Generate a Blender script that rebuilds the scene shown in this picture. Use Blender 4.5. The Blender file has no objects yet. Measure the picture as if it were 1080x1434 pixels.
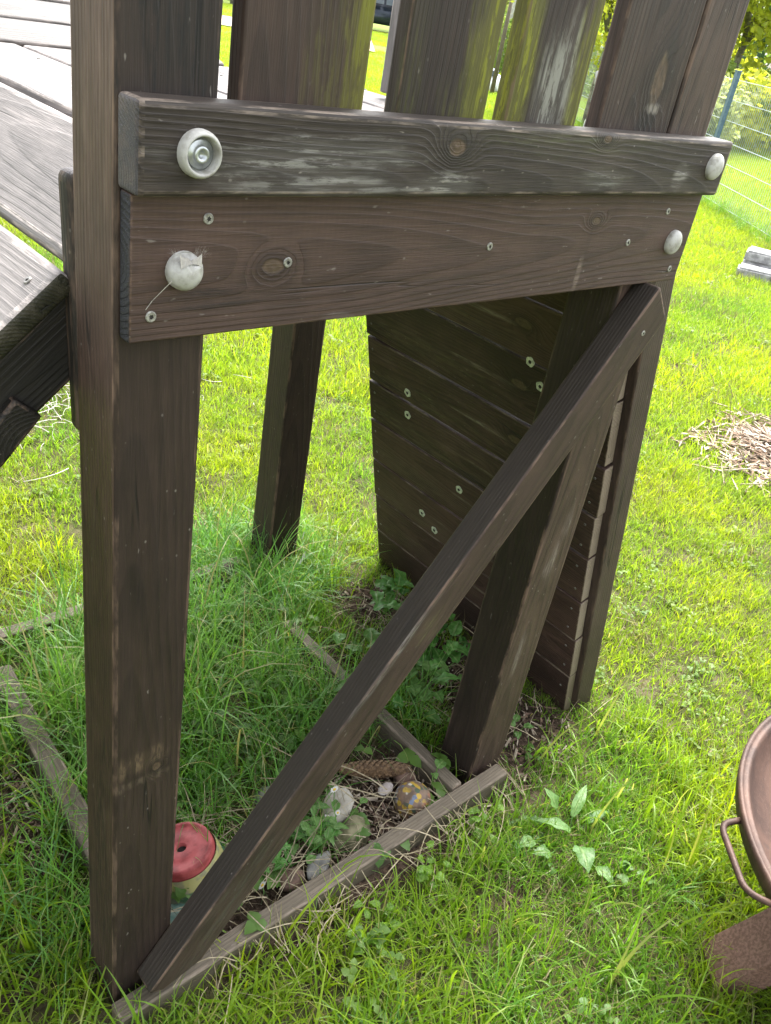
import bpy, bmesh, math, random
import numpy as np
from mathutils import Vector, Matrix, noise as mnoise

random.seed(7)
rng = np.random.default_rng(7)
SC = bpy.context.scene
COL = SC.collection
R = math.radians

# ------------------------------------------------------------------ camera
CAMPOS = Vector((-0.3399, -0.7014, 1.4156))
RX = Vector((0.74710861, -0.64452388, 0.16253523))
RD = Vector((-0.23233242, -0.48230899, -0.84462991))
RF = Vector((0.62277635, 0.59326807, -0.51008099))
cam_data = bpy.data.cameras.new('camera')
cam = bpy.data.objects.new('camera', cam_data)
COL.objects.link(cam)
cam_data.sensor_fit = 'VERTICAL'
cam_data.sensor_height = 36.0
cam_data.lens = 1200.11 / 1434 * 36
cam_data.clip_start = 0.02
cam_data.clip_end = 600
m = Matrix.Identity(4)
for i in range(3):
    m[i][0] = RX[i]; m[i][1] = -RD[i]; m[i][2] = -RF[i]; m[i][3] = CAMPOS[i]
cam.matrix_world = m
SC.camera = cam

# ------------------------------------------------------------------ world + sun
SUN_EL, SUN_AZ = R(57), R(62)          # azimuth measured from +Y towards +X
world = bpy.data.worlds.new('World')
SC.world = world
world.use_nodes = True
wt = world.node_tree
for n in list(wt.nodes):
    wt.nodes.remove(n)
wo = wt.nodes.new('ShaderNodeOutputWorld')
bg = wt.nodes.new('ShaderNodeBackground')
sky = wt.nodes.new('ShaderNodeTexSky')
sky.sky_type = 'NISHITA'
sky.sun_disc = False
sky.sun_elevation = SUN_EL
sky.sun_rotation = SUN_AZ
sky.air_density = 1.2
sky.dust_density = 4.0
sky.ozone_density = 1.0
hs = wt.nodes.new('ShaderNodeHueSaturation')
hs.inputs['Saturation'].default_value = 0.22      # a bright overcast sky is nearly white
wt.links.new(sky.outputs[0], hs.inputs['Color'])
wt.links.new(hs.outputs[0], bg.inputs['Color'])
wt.links.new(bg.outputs[0], wo.inputs['Surface'])
bg.inputs['Strength'].default_value = 0.15

sun_d = bpy.data.lights.new('sun', 'SUN')
sun_d.energy = 1.5
sun_d.angle = R(32)
sun_d.color = (1.0, 0.955, 0.88)
sun = bpy.data.objects.new('sun', sun_d)
COL.objects.link(sun)
sd = Vector((math.sin(SUN_AZ) * math.cos(SUN_EL), math.cos(SUN_AZ) * math.cos(SUN_EL), math.sin(SUN_EL)))
sun.rotation_euler = sd.to_track_quat('Z', 'Y').to_euler()
sun.location = (6, 8, 12)

vs = SC.view_settings
vs.view_transform = 'Standard'
vs.look = 'None'
vs.gamma = 1.0
vs.use_curve_mapping = False
vs.exposure = 2.45
SC.cycles.max_bounces = 8
SC.cycles.transparent_max_bounces = 8


# ------------------------------------------------------------------ tagging helpers
def tag(o, label=None, cat=None, group=None, kind=None):
    if label: o['label'] = label
    if cat: o['category'] = cat
    if group: o['group'] = group
    if kind: o['kind'] = kind
    return o


def empty(name, loc=(0, 0, 0), rz=0.0):
    o = bpy.data.objects.new(name, None)
    o.empty_display_size = 0.05
    o.location = loc
    o.rotation_euler = (0, 0, rz)
    COL.objects.link(o)
    return o


def link(name, me, mats=None, parent=None, mw=None):
    o = bpy.data.objects.new(name, me)
    COL.objects.link(o)
    if mats is not None and len(me.materials) == 0:
        for x in (mats if isinstance(mats, (list, tuple)) else [mats]):
            me.materials.append(x)
    if parent is not None:
        o.parent = parent
    if mw is not None:
        o.matrix_local = mw
    return o


def bm_mesh(name, bm, smooth=False):
    me = bpy.data.meshes.new(name)
    bm.normal_update()
    bm.to_mesh(me)
    bm.free()
    if smooth:
        me.polygons.foreach_set('use_smooth', [True] * len(me.polygons))
    return me


def frame(c, ex, ey):
    ex = Vector(ex).normalized()
    ey = Vector(ey)
    ey = (ey - ex * ey.dot(ex)).normalized()
    ez = ex.cross(ey)
    M = Matrix.Identity(4)
    for i in range(3):
        M[i][0] = ex[i]; M[i][1] = ey[i]; M[i][2] = ez[i]; M[i][3] = c[i]
    return M


# ------------------------------------------------------------------ node helpers
class NT:
    def __init__(self, name):
        self.mat = bpy.data.materials.new(name)
        self.mat.use_nodes = True
        self.t = self.mat.node_tree
        for n in list(self.t.nodes):
            self.t.nodes.remove(n)
        self.out = self.t.nodes.new('ShaderNodeOutputMaterial')

    def n(self, kind, **kw):
        x = self.t.nodes.new(kind)
        for k, v in kw.items():
            setattr(x, k, v)
        return x

    def put(self, sock, v):
        if hasattr(v, 'is_output'):
            self.t.links.new(v, sock)
        else:
            if isinstance(v, (tuple, list)) and len(v) == 3 and sock.type == 'RGBA':
                v = (*v, 1)
            sock.default_value = v

    def m(self, op, a, b=0.0, c=None, clamp=False):
        x = self.n('ShaderNodeMath', operation=op, use_clamp=clamp)
        self.put(x.inputs[0], a)
        self.put(x.inputs[1], b)
        if c is not None:
            self.put(x.inputs[2], c)
        return x.outputs[0]

    def vm(self, op, a, b=(0, 0, 0)):
        x = self.n('ShaderNodeVectorMath', operation=op)
        self.put(x.inputs[0], a)
        self.put(x.inputs[1], b)
        return x.outputs['Value'] if op in ('LENGTH', 'DISTANCE', 'DOT_PRODUCT') else x.outputs[0]

    def sep(self, v):
        x = self.n('ShaderNodeSeparateXYZ')
        self.put(x.inputs[0], v)
        return x.outputs

    def comb(self, a, b, c):
        x = self.n('ShaderNodeCombineXYZ')
        for i, v in enumerate((a, b, c)):
            self.put(x.inputs[i], v)
        return x.outputs[0]

    def noise(self, v, scale=1.0, detail=3.0, rough=0.55):
        x = self.n('ShaderNodeTexNoise')
        self.put(x.inputs['Vector'], v)
        x.inputs['Scale'].default_value = scale
        x.inputs['Detail'].default_value = detail
        x.inputs['Roughness'].default_value = rough
        return x.outputs['Fac']

    def voro(self, v, scale=1.0, feature='F1', out='Distance'):
        x = self.n('ShaderNodeTexVoronoi', feature=feature)
        self.put(x.inputs['Vector'], v)
        x.inputs['Scale'].default_value = scale
        return x.outputs[out]

    def mix(self, f, a, b):
        x = self.n('ShaderNodeMix', data_type='RGBA')
        self.put(x.inputs[0], f)
        self.put(x.inputs[6], a)
        self.put(x.inputs[7], b)
        return x.outputs[2]

    def ss(self, v, lo, hi, a=0.0, b=1.0):
        x = self.n('ShaderNodeMapRange', interpolation_type='SMOOTHSTEP')
        self.put(x.inputs[0], v)
        for i, k in enumerate((lo, hi, a, b)):
            x.inputs[1 + i].default_value = k
        return x.outputs[0]

    def bump(self, h, strength=0.4, dist=0.001):
        x = self.n('ShaderNodeBump')
        x.inputs['Strength'].default_value = strength
        x.inputs['Distance'].default_value = dist
        self.put(x.inputs['Height'], h)
        return x.outputs[0]

    def obj(self):
        return self.n('ShaderNodeTexCoord').outputs['Object']

    def pos(self):
        return self.n('ShaderNodeNewGeometry').outputs['Position']

    def rand(self):
        return self.n('ShaderNodeObjectInfo').outputs['Random']

    def attr(self, name, typ='GEOMETRY'):
        x = self.n('ShaderNodeAttribute', attribute_type=typ, attribute_name=name)
        return x.outputs['Fac']

    def principled(self, col, rough=0.7, normal=None, metal=0.0, spec=0.4, trans=None):
        p = self.n('ShaderNodeBsdfPrincipled')
        self.put(p.inputs['Base Color'], col)
        self.put(p.inputs['Roughness'], rough)
        self.put(p.inputs['Metallic'], metal)
        p.inputs['Specular IOR Level'].default_value = spec
        if normal is not None:
            self.put(p.inputs['Normal'], normal)
        sh = p.outputs[0]
        if trans:
            f, tc = trans
            tr = self.n('ShaderNodeBsdfTranslucent')
            self.put(tr.inputs['Color'], tc)
            mx = self.n('ShaderNodeMixShader')
            mx.inputs[0].default_value = f
            self.t.links.new(sh, mx.inputs[1])
            self.t.links.new(tr.outputs[0], mx.inputs[2])
            sh = mx.outputs[0]
        self.t.links.new(sh, self.out.inputs['Surface'])
        return self.mat


def wood(name, dark, light, grey=(0.25, 0.24, 0.22), grey_amt=0.2, fleck=0.25, wear=0.6, wear_col=(0.22, 0.17, 0.13),
         knots=(), stains=(), ring=0.0055, rough=0.62, bump=0.55, vary=0.35, fibre=1.0, rows=0.0, pith=0.05, tone=0.60):
    """Sawn softwood: rings of a log cut by the board (so faces show flats and ends show arcs), fibre, weathering, knots, stains.
    Local axes of every board: x along the grain, y across the face, z out of the face."""
    dark, light, grey, wear_col = (tuple(c * k * f_ for c, f_ in zip(q, (1.12, 0.945, 0.87))) for q, k in ((dark, tone), (light, tone), (grey, 0.62), (wear_col, 0.62)))
    t = NT(name)
    P = t.obj()
    rnd = t.rand()
    px, py, pz = t.sep(P)
    sh = t.m('MULTIPLY', rnd, 31.7)
    Q = t.comb(t.m('ADD', px, sh), py, pz)
    d1 = t.m('MULTIPLY_ADD', t.noise(t.vm('MULTIPLY', Q, (1.6, 7, 7)), 1, 2), 0.05, -0.025)
    cy = t.m('MULTIPLY_ADD', rnd, 0.10, -0.05)
    yy = t.m('ADD', t.m('SUBTRACT', py, cy), d1)
    zz = t.m('ADD', t.m('ADD', pz, pith), t.m('MULTIPLY', t.m('ADD', px, d1), 0.035))
    rr = t.m('SQRT', t.m('ADD', t.m('MULTIPLY', yy, yy), t.m('MULTIPLY', zz, zz)))
    core = None
    halo = None
    for (kx, ky, ks, ke) in knots:
        dd = t.vm('LENGTH', t.vm('MULTIPLY', t.vm('SUBTRACT', P, (kx, ky, 0.0)), (1 / (ks * ke), 1 / ks, 0.0)))
        dd = t.m('ADD', dd, t.m('MULTIPLY_ADD', t.noise(P, 60, 2), 0.5, -0.25))
        e = t.m('EXPONENT', t.m('MULTIPLY', t.m('MULTIPLY', dd, dd), -0.22))
        rr = t.m('ADD', rr, t.m('MULTIPLY', e, 0.028))
        c = t.ss(dd, 0.7, 1.15, 1.0, 0.0)
        h = t.ss(dd, 1.0, 2.6, 1.0, 0.0)
        core = c if core is None else t.m('MAXIMUM', core, c)
        halo = h if halo is None else t.m('MAXIMUM', halo, h)
    ph = t.m('FRACT', t.m('MULTIPLY', rr, 1 / ring))
    late = t.m('MULTIPLY', t.ss(ph, 0.25, 0.88), t.ss(ph, 0.9, 1.0, 1.0, 0.0))
    f1 = t.noise(t.vm('MULTIPLY', Q, (22, 620, 620)), 1, 3, 0.6)
    f2 = t.noise(t.vm('MULTIPLY', Q, (6.5, 150, 150)), 1, 3, 0.6)
    big = t.noise(t.vm('MULTIPLY', Q, (2.2, 9, 9)), 1, 4, 0.6)
    v = t.m('ADD', t.m('MULTIPLY', late, -0.17), t.m('MULTIPLY_ADD', f1, 0.55 * fibre, 0.06 - 0.18 * fibre))
    v = t.m('ADD', v, t.m('MULTIPLY_ADD', f2, 0.30, -0.16))
    v = t.m('ADD', v, t.m('MULTIPLY_ADD', big, 0.65, -0.18))
    v = t.m('ADD', v, t.m('MULTIPLY_ADD', t.noise(t.vm('MULTIPLY', Q, (16, 24, 24)), 1, 5, 0.7), 0.6, -0.31))
    v = t.m('ADD', v, t.m('MULTIPLY_ADD', rnd, vary, -vary * 0.5), clamp=True)
    col = t.mix(v, dark, light)
    # weathered grey streaks
    g = t.m('MULTIPLY', t.ss(big, 0.52, 0.75), t.ss(t.m('ADD', f1, f2), 0.85, 1.35))
    col = t.mix(t.m('MULTIPLY', g, grey_amt, clamp=True), col, grey)
    strk = t.m('MULTIPLY', t.ss(f2, 0.40, 0.60), t.ss(t.noise(t.vm('MULTIPLY', Q, (24, 130, 130)), 1, 5, 0.75), 0.42, 0.56))
    for (sx, sy, wx, wy, sc, am) in stains:
        dd = t.vm('LENGTH', t.vm('MULTIPLY', t.vm('SUBTRACT', P, (sx, sy, 0.0)), (1 / wx, 1 / wy, 0.0)))
        k = t.ss(t.m('ADD', dd, t.m('MULTIPLY_ADD', t.noise(t.vm('MULTIPLY', Q, (7, 40, 40)), 1, 5, 0.65), 2.4, -1.2)), 0.35, 1.25, 1.0, 0.0)
        k = t.m('MULTIPLY', k, t.m('MULTIPLY_ADD', strk, 0.85, 0.15 if am < 0.9 else 0.4))
        col = t.mix(t.m('MULTIPLY', k, am), col, tuple(c * 0.62 for c in sc))
    if rows:      # saw marks across the grain
        w = t.m('SINE', t.m('MULTIPLY', px, 900.0))
        col = t.mix(t.m('MULTIPLY', t.m('MULTIPLY_ADD', w, 0.5, 0.5), rows), col, dark)
    if core is not None:
        col = t.mix(t.m('MULTIPLY', halo, 0.5), col, tuple(c * 0.45 for c in dark))
        col = t.mix(t.m('MULTIPLY', core, 0.85), col, t.mix(t.noise(P, 140, 3), (0.012, 0.009, 0.007), (0.13, 0.085, 0.05)))
    ck = t.m('ABSOLUTE', t.m('SUBTRACT', t.noise(t.vm('MULTIPLY', Q, (1.1, 34, 34)), 1, 2, 0.5), 0.5))
    ck = t.m('MULTIPLY', t.ss(ck, 0.003, 0.011, 1.0, 0.0), t.ss(t.noise(t.vm('MULTIPLY', Q, (3.2, 14, 14)), 1, 2), 0.56, 0.66))
    col = t.mix(t.m('MULTIPLY', ck, 0.8), col, tuple(c * 0.25 for c in dark))
    # pale flecks, lint and scuffs
    fl = t.noise(t.vm('MULTIPLY', Q, (55, 170, 170)), 1, 2, 0.5)
    fl = t.ss(fl, 0.71, 0.78)
    dots = t.ss(t.voro(t.vm('MULTIPLY', Q, (40, 60, 60)), 1), 0.04, 0.10, 1.0, 0.0)
    dots = t.m('MULTIPLY', dots, t.ss(t.noise(Q, 7, 2), 0.48, 0.6))
    col = t.mix(t.m('MULTIPLY', t.m('MAXIMUM', fl, dots), fleck), col, (0.19, 0.17, 0.15))
    # rubbed arrises
    w = t.m('MULTIPLY', t.attr('wear'), t.ss(t.noise(t.vm('MULTIPLY', Q, (16, 60, 60)), 1, 4, 0.65), 0.42, 0.66))
    col = t.mix(t.m('MULTIPLY', w, wear), col, wear_col)
    h = t.m('ADD', t.m('MULTIPLY', late, 0.5), t.m('ADD', t.m('MULTIPLY', f1, 0.9), t.m('MULTIPLY', f2, 0.8)))
    h = t.m('SUBTRACT', h, t.m('MULTIPLY', ck, 1.6))
    if core is not None:
        h = t.m('SUBTRACT', h, t.m('MULTIPLY', core, 0.8))
    ro = t.m('MULTIPLY_ADD', f2, 0.25, rough - 0.12)
    return t.principled(col, ro, t.bump(h, bump, 0.0012), spec=0.35)


def plain(name, c1, c2, scale=20, rough=0.7, metal=0.0, bump=0.2, dist=0.002, spec=0.4, detail=4, lo=0.35, hi=0.65):
    t = NT(name)
    P = t.vm('ADD', t.obj(), t.comb(t.m('MULTIPLY', t.rand(), 13.0), 0.0, 0.0))
    nz = t.noise(P, scale, detail, 0.6)
    return t.principled(t.mix(t.ss(nz, lo, hi), c1, c2), rough, t.bump(nz, bump, dist) if bump else None, metal, spec)


def leafmat(name, a, b, yel=None, trans=0.4, rough=0.5, inst=False, tipc=None, rib=False):
    t = NT(name)
    r1 = t.attr('rnd')
    col = t.mix(r1, a, b)
    if yel is not None:
        if inst:
            col = t.mix(t.attr('yel', 'INSTANCER'), col, yel)
        else:
            col = t.mix(t.m('MULTIPLY', t.rand(), 0.6), col, yel)
    if inst:
        rr = t.m('FRACT', t.m('MULTIPLY', t.rand(), 7.31))
        col = t.mix(t.m('MULTIPLY', rr, 0.35), col, (a[0] * 0.6, a[1] * 0.75, a[2] * 1.6))
    if tipc is not None:
        col = t.mix(t.m('MULTIPLY', t.ss(t.m('ADD', t.attr('tt'), t.m('MULTIPLY', r1, 0.5)), 1.05, 1.5), 0.8), col, tipc)
        dry = t.ss(t.m('FRACT', t.m('MULTIPLY', r1, 17.3)), 0.93, 0.95)
        col = t.mix(t.m('MULTIPLY', dry, 0.8), col, tipc)
    nrm_ = None
    if rib:
        rb = t.attr('rib')
        o_ = t.obj()
        nz = t.noise(o_, 110, 4, 0.6)
        col = t.mix(t.ss(nz, 0.35, 0.7), col, t.vm('MULTIPLY', col, (0.62, 0.72, 0.55)))
        spot = t.ss(t.noise(o_, 45, 3, 0.7), 0.63, 0.72)
        col = t.mix(t.m('MULTIPLY', spot, 0.5), col, (0.16, 0.15, 0.05))
        col = t.mix(t.m('MULTIPLY', t.ss(rb, 0.80, 0.97), 0.5), col, (0.22, 0.30, 0.12))
        nrm_ = t.bump(t.m('ADD', nz, t.m('MULTIPLY', t.ss(rb, 0.7, 1.0), -0.8)), 0.7, 0.002)
    tc = t.mix(0.55, col, t.vm('MULTIPLY', col, (2.5, 2.4, 0.9)))
    return t.principled(col, rough, nrm_, 0.0, 0.35, (trans, tc))


# ------------------------------------------------------------------ ground
def gz(x, y):
    d = math.hypot(x - 0.6, y - 0.4)
    a = 0.010 if d < 12 else 0.03
    return a * (mnoise.noise(Vector((x * 1.7, y * 1.7, 3.1))) + 0.5 * mnoise.noise(Vector((x * 6.0, y * 6.0, 9.1)))) - 0.008


def soil_at(x, y):
    """1 where the photograph shows bare earth."""
    n = 0.5 + 0.5 * mnoise.noise(Vector((x * 5, y * 5, 1.3))) + 0.25 * mnoise.noise(Vector((x * 17, y * 17, 4.3)))

    def blob(cx, cy, rx, ry, k=1.0):
        return k * max(0.0, 1.25 - math.hypot((x - cx) / rx, (y - cy) / ry))
    s = max(blob(1.04, 0.36, 0.17, 0.44), blob(1.03, 0.05, 0.17, 0.16), blob(0.60, 0.07, 0.20, 0.10), blob(0.62, 0.12, 0.18, 0.12),
            blob(0.03, 0.50, 0.10, 0.16, .95), blob(0.35, 0.04, 0.3, 0.07, .9), blob(0.0, 0.33, 0.07, 0.2, .85), blob(-.12, .12, .1, .12, .6), blob(0.30, -0.16, .1, .05, .55), blob(0.90, -0.02, 0.10, 0.10, .9),
            blob(0.50, -0.065, 0.42, 0.035, 1.15), blob(0.7, -0.22, 0.10, 0.08, .62), blob(0.82, 0.46, 0.12, 0.13, .9), blob(3.36, 0.50, 0.42, 0.36, 1.1),
            blob(4.6, 1.5, 0.28, 0.16, .9), blob(3.9, 1.35, .3, .12, .8), blob(1.7, 0.35, 0.10, 0.07, .7))
    return min(1.0, max(0.0, s * (0.55 + n) - 0.12))


def axis(a0, a1, fine, lim):
    pts = list(np.arange(a0, a1 + 1e-6, fine))
    s = fine
    while pts[-1] < lim:
        s *= 1.22
        pts.append(pts[-1] + s)
    s = fine
    while pts[0] > -lim:
        s *= 1.22
        pts.insert(0, pts[0] - s)
    return pts


gxs = axis(-0.6, 3.6, 0.03, 240)
gys = axis(-1.1, 2.2, 0.03, 240)
gv, gs = [], []
for yv in gys:
    for xv in gxs:
        so = soil_at(xv, yv) if (-2 < xv < 7 and -3 < yv < 5) else 0.0
        near = so * 0.012 * mnoise.noise(Vector((xv * 25, yv * 25, 0))) if so else 0.0
        gv.append((xv, yv, gz(xv, yv) + near - 0.006 * so))
        gs.append(so)
nx, ny = len(gxs), len(gys)
gf = [(j * nx + i, j * nx + i + 1, (j + 1) * nx + i + 1, (j + 1) * nx + i) for j in range(ny - 1) for i in range(nx - 1)]
gme = bpy.data.meshes.new('lawn_ground')
gme.from_pydata(gv, [], gf)
at = gme.attributes.new('soil', 'FLOAT', 'POINT')
at.data.foreach_set('value', gs)
gme.polygons.foreach_set('use_smooth', [True] * len(gme.polygons))
t = NT('lawn_earth')
gp = t.pos()
nA = t.noise(gp, 90, 5, 0.7)
nB = t.noise(gp, 14, 4)
nC = t.noise(gp, 2.2, 4)
gcol = t.mix(t.ss(nA, 0.3, 0.7), (0.030, 0.034, 0.012), (0.075, 0.085, 0.026))
thatch = t.mix(t.ss(nB, 0.4, 0.65), gcol, (0.10, 0.085, 0.05))
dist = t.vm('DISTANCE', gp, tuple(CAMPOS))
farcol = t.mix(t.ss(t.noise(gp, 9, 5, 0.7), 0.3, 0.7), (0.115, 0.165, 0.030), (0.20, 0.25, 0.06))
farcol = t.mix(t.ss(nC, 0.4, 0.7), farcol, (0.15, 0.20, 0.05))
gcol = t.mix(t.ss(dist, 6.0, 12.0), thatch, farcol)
soilc = t.mix(t.ss(nA, 0.35, 0.68), (0.022, 0.015, 0.011), (0.095, 0.066, 0.048))
soilc = t.mix(t.m('MULTIPLY', t.ss(t.noise(gp, 240, 2), 0.62, 0.7), 0.6), soilc, (0.19, 0.14, 0.10))
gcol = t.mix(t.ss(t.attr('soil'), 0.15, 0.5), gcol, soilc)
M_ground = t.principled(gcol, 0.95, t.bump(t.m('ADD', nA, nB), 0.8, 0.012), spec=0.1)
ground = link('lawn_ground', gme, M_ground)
tag(ground, 'green lawn with bare brown earth around the play tower', kind='structure')

# gravel path far off across the lawn
bm = bmesh.new()
ptsA = [(11, 30.5), (15.5, 26.3), (20.9, 24.3), (27, 21.2), (34, 19)]
ptsB = [(9, 26.0), (13.0, 22.2), (17.1, 19.6), (23, 16.5), (31, 14.2)]
va = [bm.verts.new((x, y, 0.035)) for x, y in ptsA]
vb = [bm.verts.new((x, y, 0.035)) for x, y in ptsB]
for i in range(2):
    bm.faces.new((vb[i], vb[i + 1], va[i + 1], va[i]))
o = link('garden_path', bm_mesh('garden_path', bm), plain('path_grit', (0.36, 0.25, 0.20), (0.50, 0.37, 0.31), 12, 0.95, bump=0.3))
tag(o, 'pale reddish path crossing the lawn', kind='structure')

# ------------------------------------------------------------------ wood materials
DK, LT = (0.018, 0.0115, 0.0085), (0.085, 0.057, 0.043)
GREEN = (0.225, 0.235, 0.008)
PALE = (0.32, 0.31, 0.28)
W_post = wood('stained_post_wood', (0.022, 0.015, 0.0115), (0.098, 0.071, 0.056), grey_amt=0.08, fleck=0.45, wear=0.7, rows=0.0)
W_post_front = wood('stained_corner_post_wood', (0.014, 0.0095, 0.0075), (0.066, 0.048, 0.037), grey_amt=0.04, fleck=0.6, wear=0.45,
                    knots=((-0.455, -0.012, 0.006, 1.2),),
                    stains=((-0.435, 0.008, 0.020, 0.040, (0.20, 0.14, 0.08), 0.7), (-0.47, 0.01, 0.008, 0.05, (0.16, 0.12, 0.08), 0.5), (0.48, 0.0, 0.22, 0.075, (0.012, 0.010, 0.009), 0.95)))
W_post_out = wood('paler_post_face', (0.034, 0.024, 0.019), (0.165, 0.122, 0.098), grey=(0.30, 0.26, 0.22), grey_amt=0.1, fleck=0.9, wear=0.6,
                 stains=((-0.40, 0.0, 0.06, 0.02, (0.28, 0.23, 0.19), 0.8), (-0.30, -0.015, 0.05, 0.012, (0.28, 0.24, 0.20), 0.8), (-0.62, 0.01, 0.08, 0.01, (0.26, 0.22, 0.18), 0.7)))  # paler tone for the second post's front and outer faces
W_post_in = wood('dark_post_wood', (0.015, 0.0105, 0.008), (0.060, 0.045, 0.035), grey_amt=0.1, fleck=0.35, wear=0.6)  # darker tone for the second post's remaining faces
W_post_side = wood('pale_post_side', (0.028, 0.019, 0.014), (0.165, 0.118, 0.090), grey=(0.30, 0.25, 0.21), grey_amt=0.5, fleck=0.7, wear=0.8,
                   stains=((-0.62, 0.0, 0.55, 0.09, (0.020, 0.015, 0.011), 0.85), (0.35, 0.0, 0.5, 0.06, (0.19, 0.135, 0.10), 0.5)))  # paler brown side face, darker towards the foot
W_brace_top = wood('grimy_brace_top', (0.020, 0.018, 0.014), (0.066, 0.058, 0.046), grey=(0.13, 0.13, 0.10), grey_amt=0.3, fleck=0.5, wear=0.5)
W_beam = wood('weathered_rail_wood', (0.026, 0.022, 0.019), (0.125, 0.115, 0.098), grey=(0.36, 0.35, 0.32), grey_amt=0.45, fleck=0.9,
              wear=0.6, wear_col=(0.34, 0.32, 0.28), knots=((-0.104, 0.013, 0.0085, 1.5), (0.155, 0.030, 0.0045, 1.8)),
              stains=((-0.295, -0.004, 0.13, 0.024, (0.40, 0.39, 0.36), 0.65), (-0.27, -0.027, 0.13, 0.014, (0.36, 0.35, 0.32), 0.5),
                      (-0.115, -0.024, 0.05, 0.016, (0.38, 0.37, 0.33), 0.7), (0.168, -0.015, 0.05, 0.014, (0.30, 0.30, 0.26), 0.6), (0.345, -0.010, 0.018, 0.022, (0.40, 0.38, 0.34), 0.75),
                      (0.10, 0.022, 0.18, 0.018, (0.105, 0.115, 0.05), 0.5)), ring=0.0042)
W_plank = wood('brown_plank_wood', (0.044, 0.030, 0.025), (0.160, 0.114, 0.093), grey_amt=0.04, fleck=0.5, wear=0.5,
               knots=((-0.3075, -0.0025, 0.0078, 1.6), (0.2075, 0.030, 0.005, 1.8)),
               stains=((-0.36, -0.028, 0.07, 0.012, (0.015, 0.010, 0.008), 0.8), (-0.09, 0.006, 0.08, 0.004, (0.015, 0.010, 0.008), 0.7),
                       (0.198, -0.045, 0.006, 0.03, (0.26, 0.20, 0.16), 0.9), (0.202, 0.0, 0.004, 0.04, (0.03, 0.02, 0.015), 0.7), (-0.22, -0.062, 0.018, 0.006, (0.28, 0.26, 0.23), 0.6)), rows=0.12)
W_p2 = wood('picket_wood_mossy_edge', DK, (0.095, 0.066, 0.050), fleck=0.35, knots=((0.1, 0.02, 0.012, 2.5),),
            stains=((-0.15, -0.073, 1.2, 0.036, GREEN, 1.0), (-0.30, -0.05, 0.22, 0.05, (0.11, 0.10, 0.02), 0.7)))
W_p3 = wood('picket_wood_green_foot', DK, (0.090, 0.064, 0.052), fleck=0.35,
            stains=((-0.24, -0.056, 0.22, 0.036, GREEN, 0.9), (-0.28, 0.055, 0.35, 0.018, (0.07, 0.07, 0.015), 0.7), (-0.25, -0.02, 0.06, 0.06, (0.15, 0.16, 0.02), 0.55)))
W_p4 = wood('picket_wood_green_sides', DK, (0.105, 0.077, 0.062), fleck=0.35, grey_amt=0.4,
            stains=((-0.2, 0.058, 0.6, 0.026, GREEN, 0.95), (-0.25, -0.060, 0.36, 0.024, GREEN, 0.9), (-0.22, -0.008, 0.09, 0.036, (0.34, 0.34, 0.29), 0.85)))
W_p5 = wood('picket_wood_big_knot', DK, (0.115, 0.083, 0.067), fleck=0.35, knots=((-0.174, -0.025, 0.015, 1.9),),
            stains=((-0.225, -0.018, 0.035, 0.026, (0.015, 0.012, 0.010), 0.95), (-0.206, -0.026, 0.008, 0.020, (0.50, 0.45, 0.38), 0.95), (-0.13, -0.036, 0.05, 0.010, (0.012, 0.01, 0.008), 0.8), (-0.15, -0.024, 0.012, 0.006, (0.35, 0.26, 0.16), 0.8)))
W_brace = wood('brace_wood', (0.030, 0.022, 0.0175), (0.125, 0.090, 0.073), grey=(0.20, 0.19, 0.15), grey_amt=0.08, fleck=0.5, wear=0.7,
               stains=((-0.52, 0.0, 0.22, 0.06, (0.085, 0.082, 0.055), 0.6), (0.05, 0.0, 0.04, 0.03, (0.15, 0.13, 0.06), 0.6), (-0.02, 0.03, 0.13, 0.008, (0.30, 0.28, 0.24), 0.7)))
W_wall = wood('climbing_wall_wood', (0.030, 0.0185, 0.0160), (0.165, 0.108, 0.090), grey=(0.24, 0.23, 0.19), grey_amt=0.45, fleck=0.35, wear=0.75,
              wear_col=(0.24, 0.225, 0.17), knots=((-0.13, 0.01, 0.010, 2.2),), stains=((0.2, -0.03, 0.3, 0.03, (0.16, 0.14, 0.08), 0.4), (-0.02, 0.0, 0.10, 0.006, (0.34, 0.30, 0.22), 0.6)))
W_deck = wood('grey_deck_wood', (0.16, 0.173, 0.18), (0.44, 0.47, 0.485), grey=(0.52, 0.55, 0.56), grey_amt=0.5, fleck=0.3, wear=0.8,
              wear_col=(0.62, 0.64, 0.64), ring=0.0075, rough=0.6, bump=0.8, vary=0.2)
W_strg = wood('greyed_stringer_wood', (0.038, 0.029, 0.025), (0.155, 0.122, 0.105), grey=(0.27, 0.23, 0.20), grey_amt=0.4, fleck=0.4, wear=0.5)
W_rear = wood('darker_grey_plank_wood', (0.085, 0.092, 0.095), (0.235, 0.25, 0.258), grey=(0.30, 0.32, 0.33), grey_amt=0.5, fleck=0.3, wear=0.6,
              wear_col=(0.36, 0.37, 0.37), bump=0.8)  # darker grey than the deck boards
W_sill = wood('greyed_sill_wood', (0.090, 0.086, 0.066), (0.31, 0.305, 0.245), grey=(0.32, 0.30, 0.27), grey_amt=0.6, fleck=0.5, wear=0.8,
              wear_col=(0.34, 0.32, 0.28), rough=0.75)
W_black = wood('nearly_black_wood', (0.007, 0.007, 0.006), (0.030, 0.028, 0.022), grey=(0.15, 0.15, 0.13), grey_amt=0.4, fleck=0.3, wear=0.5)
E_grey = wood('blue_grey_end_grain', (0.050, 0.056, 0.066), (0.150, 0.162, 0.185), grey=(0.30, 0.32, 0.34), grey_amt=0.3, fleck=0.3, wear=0.2, ring=0.0042, bump=0.7)
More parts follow.
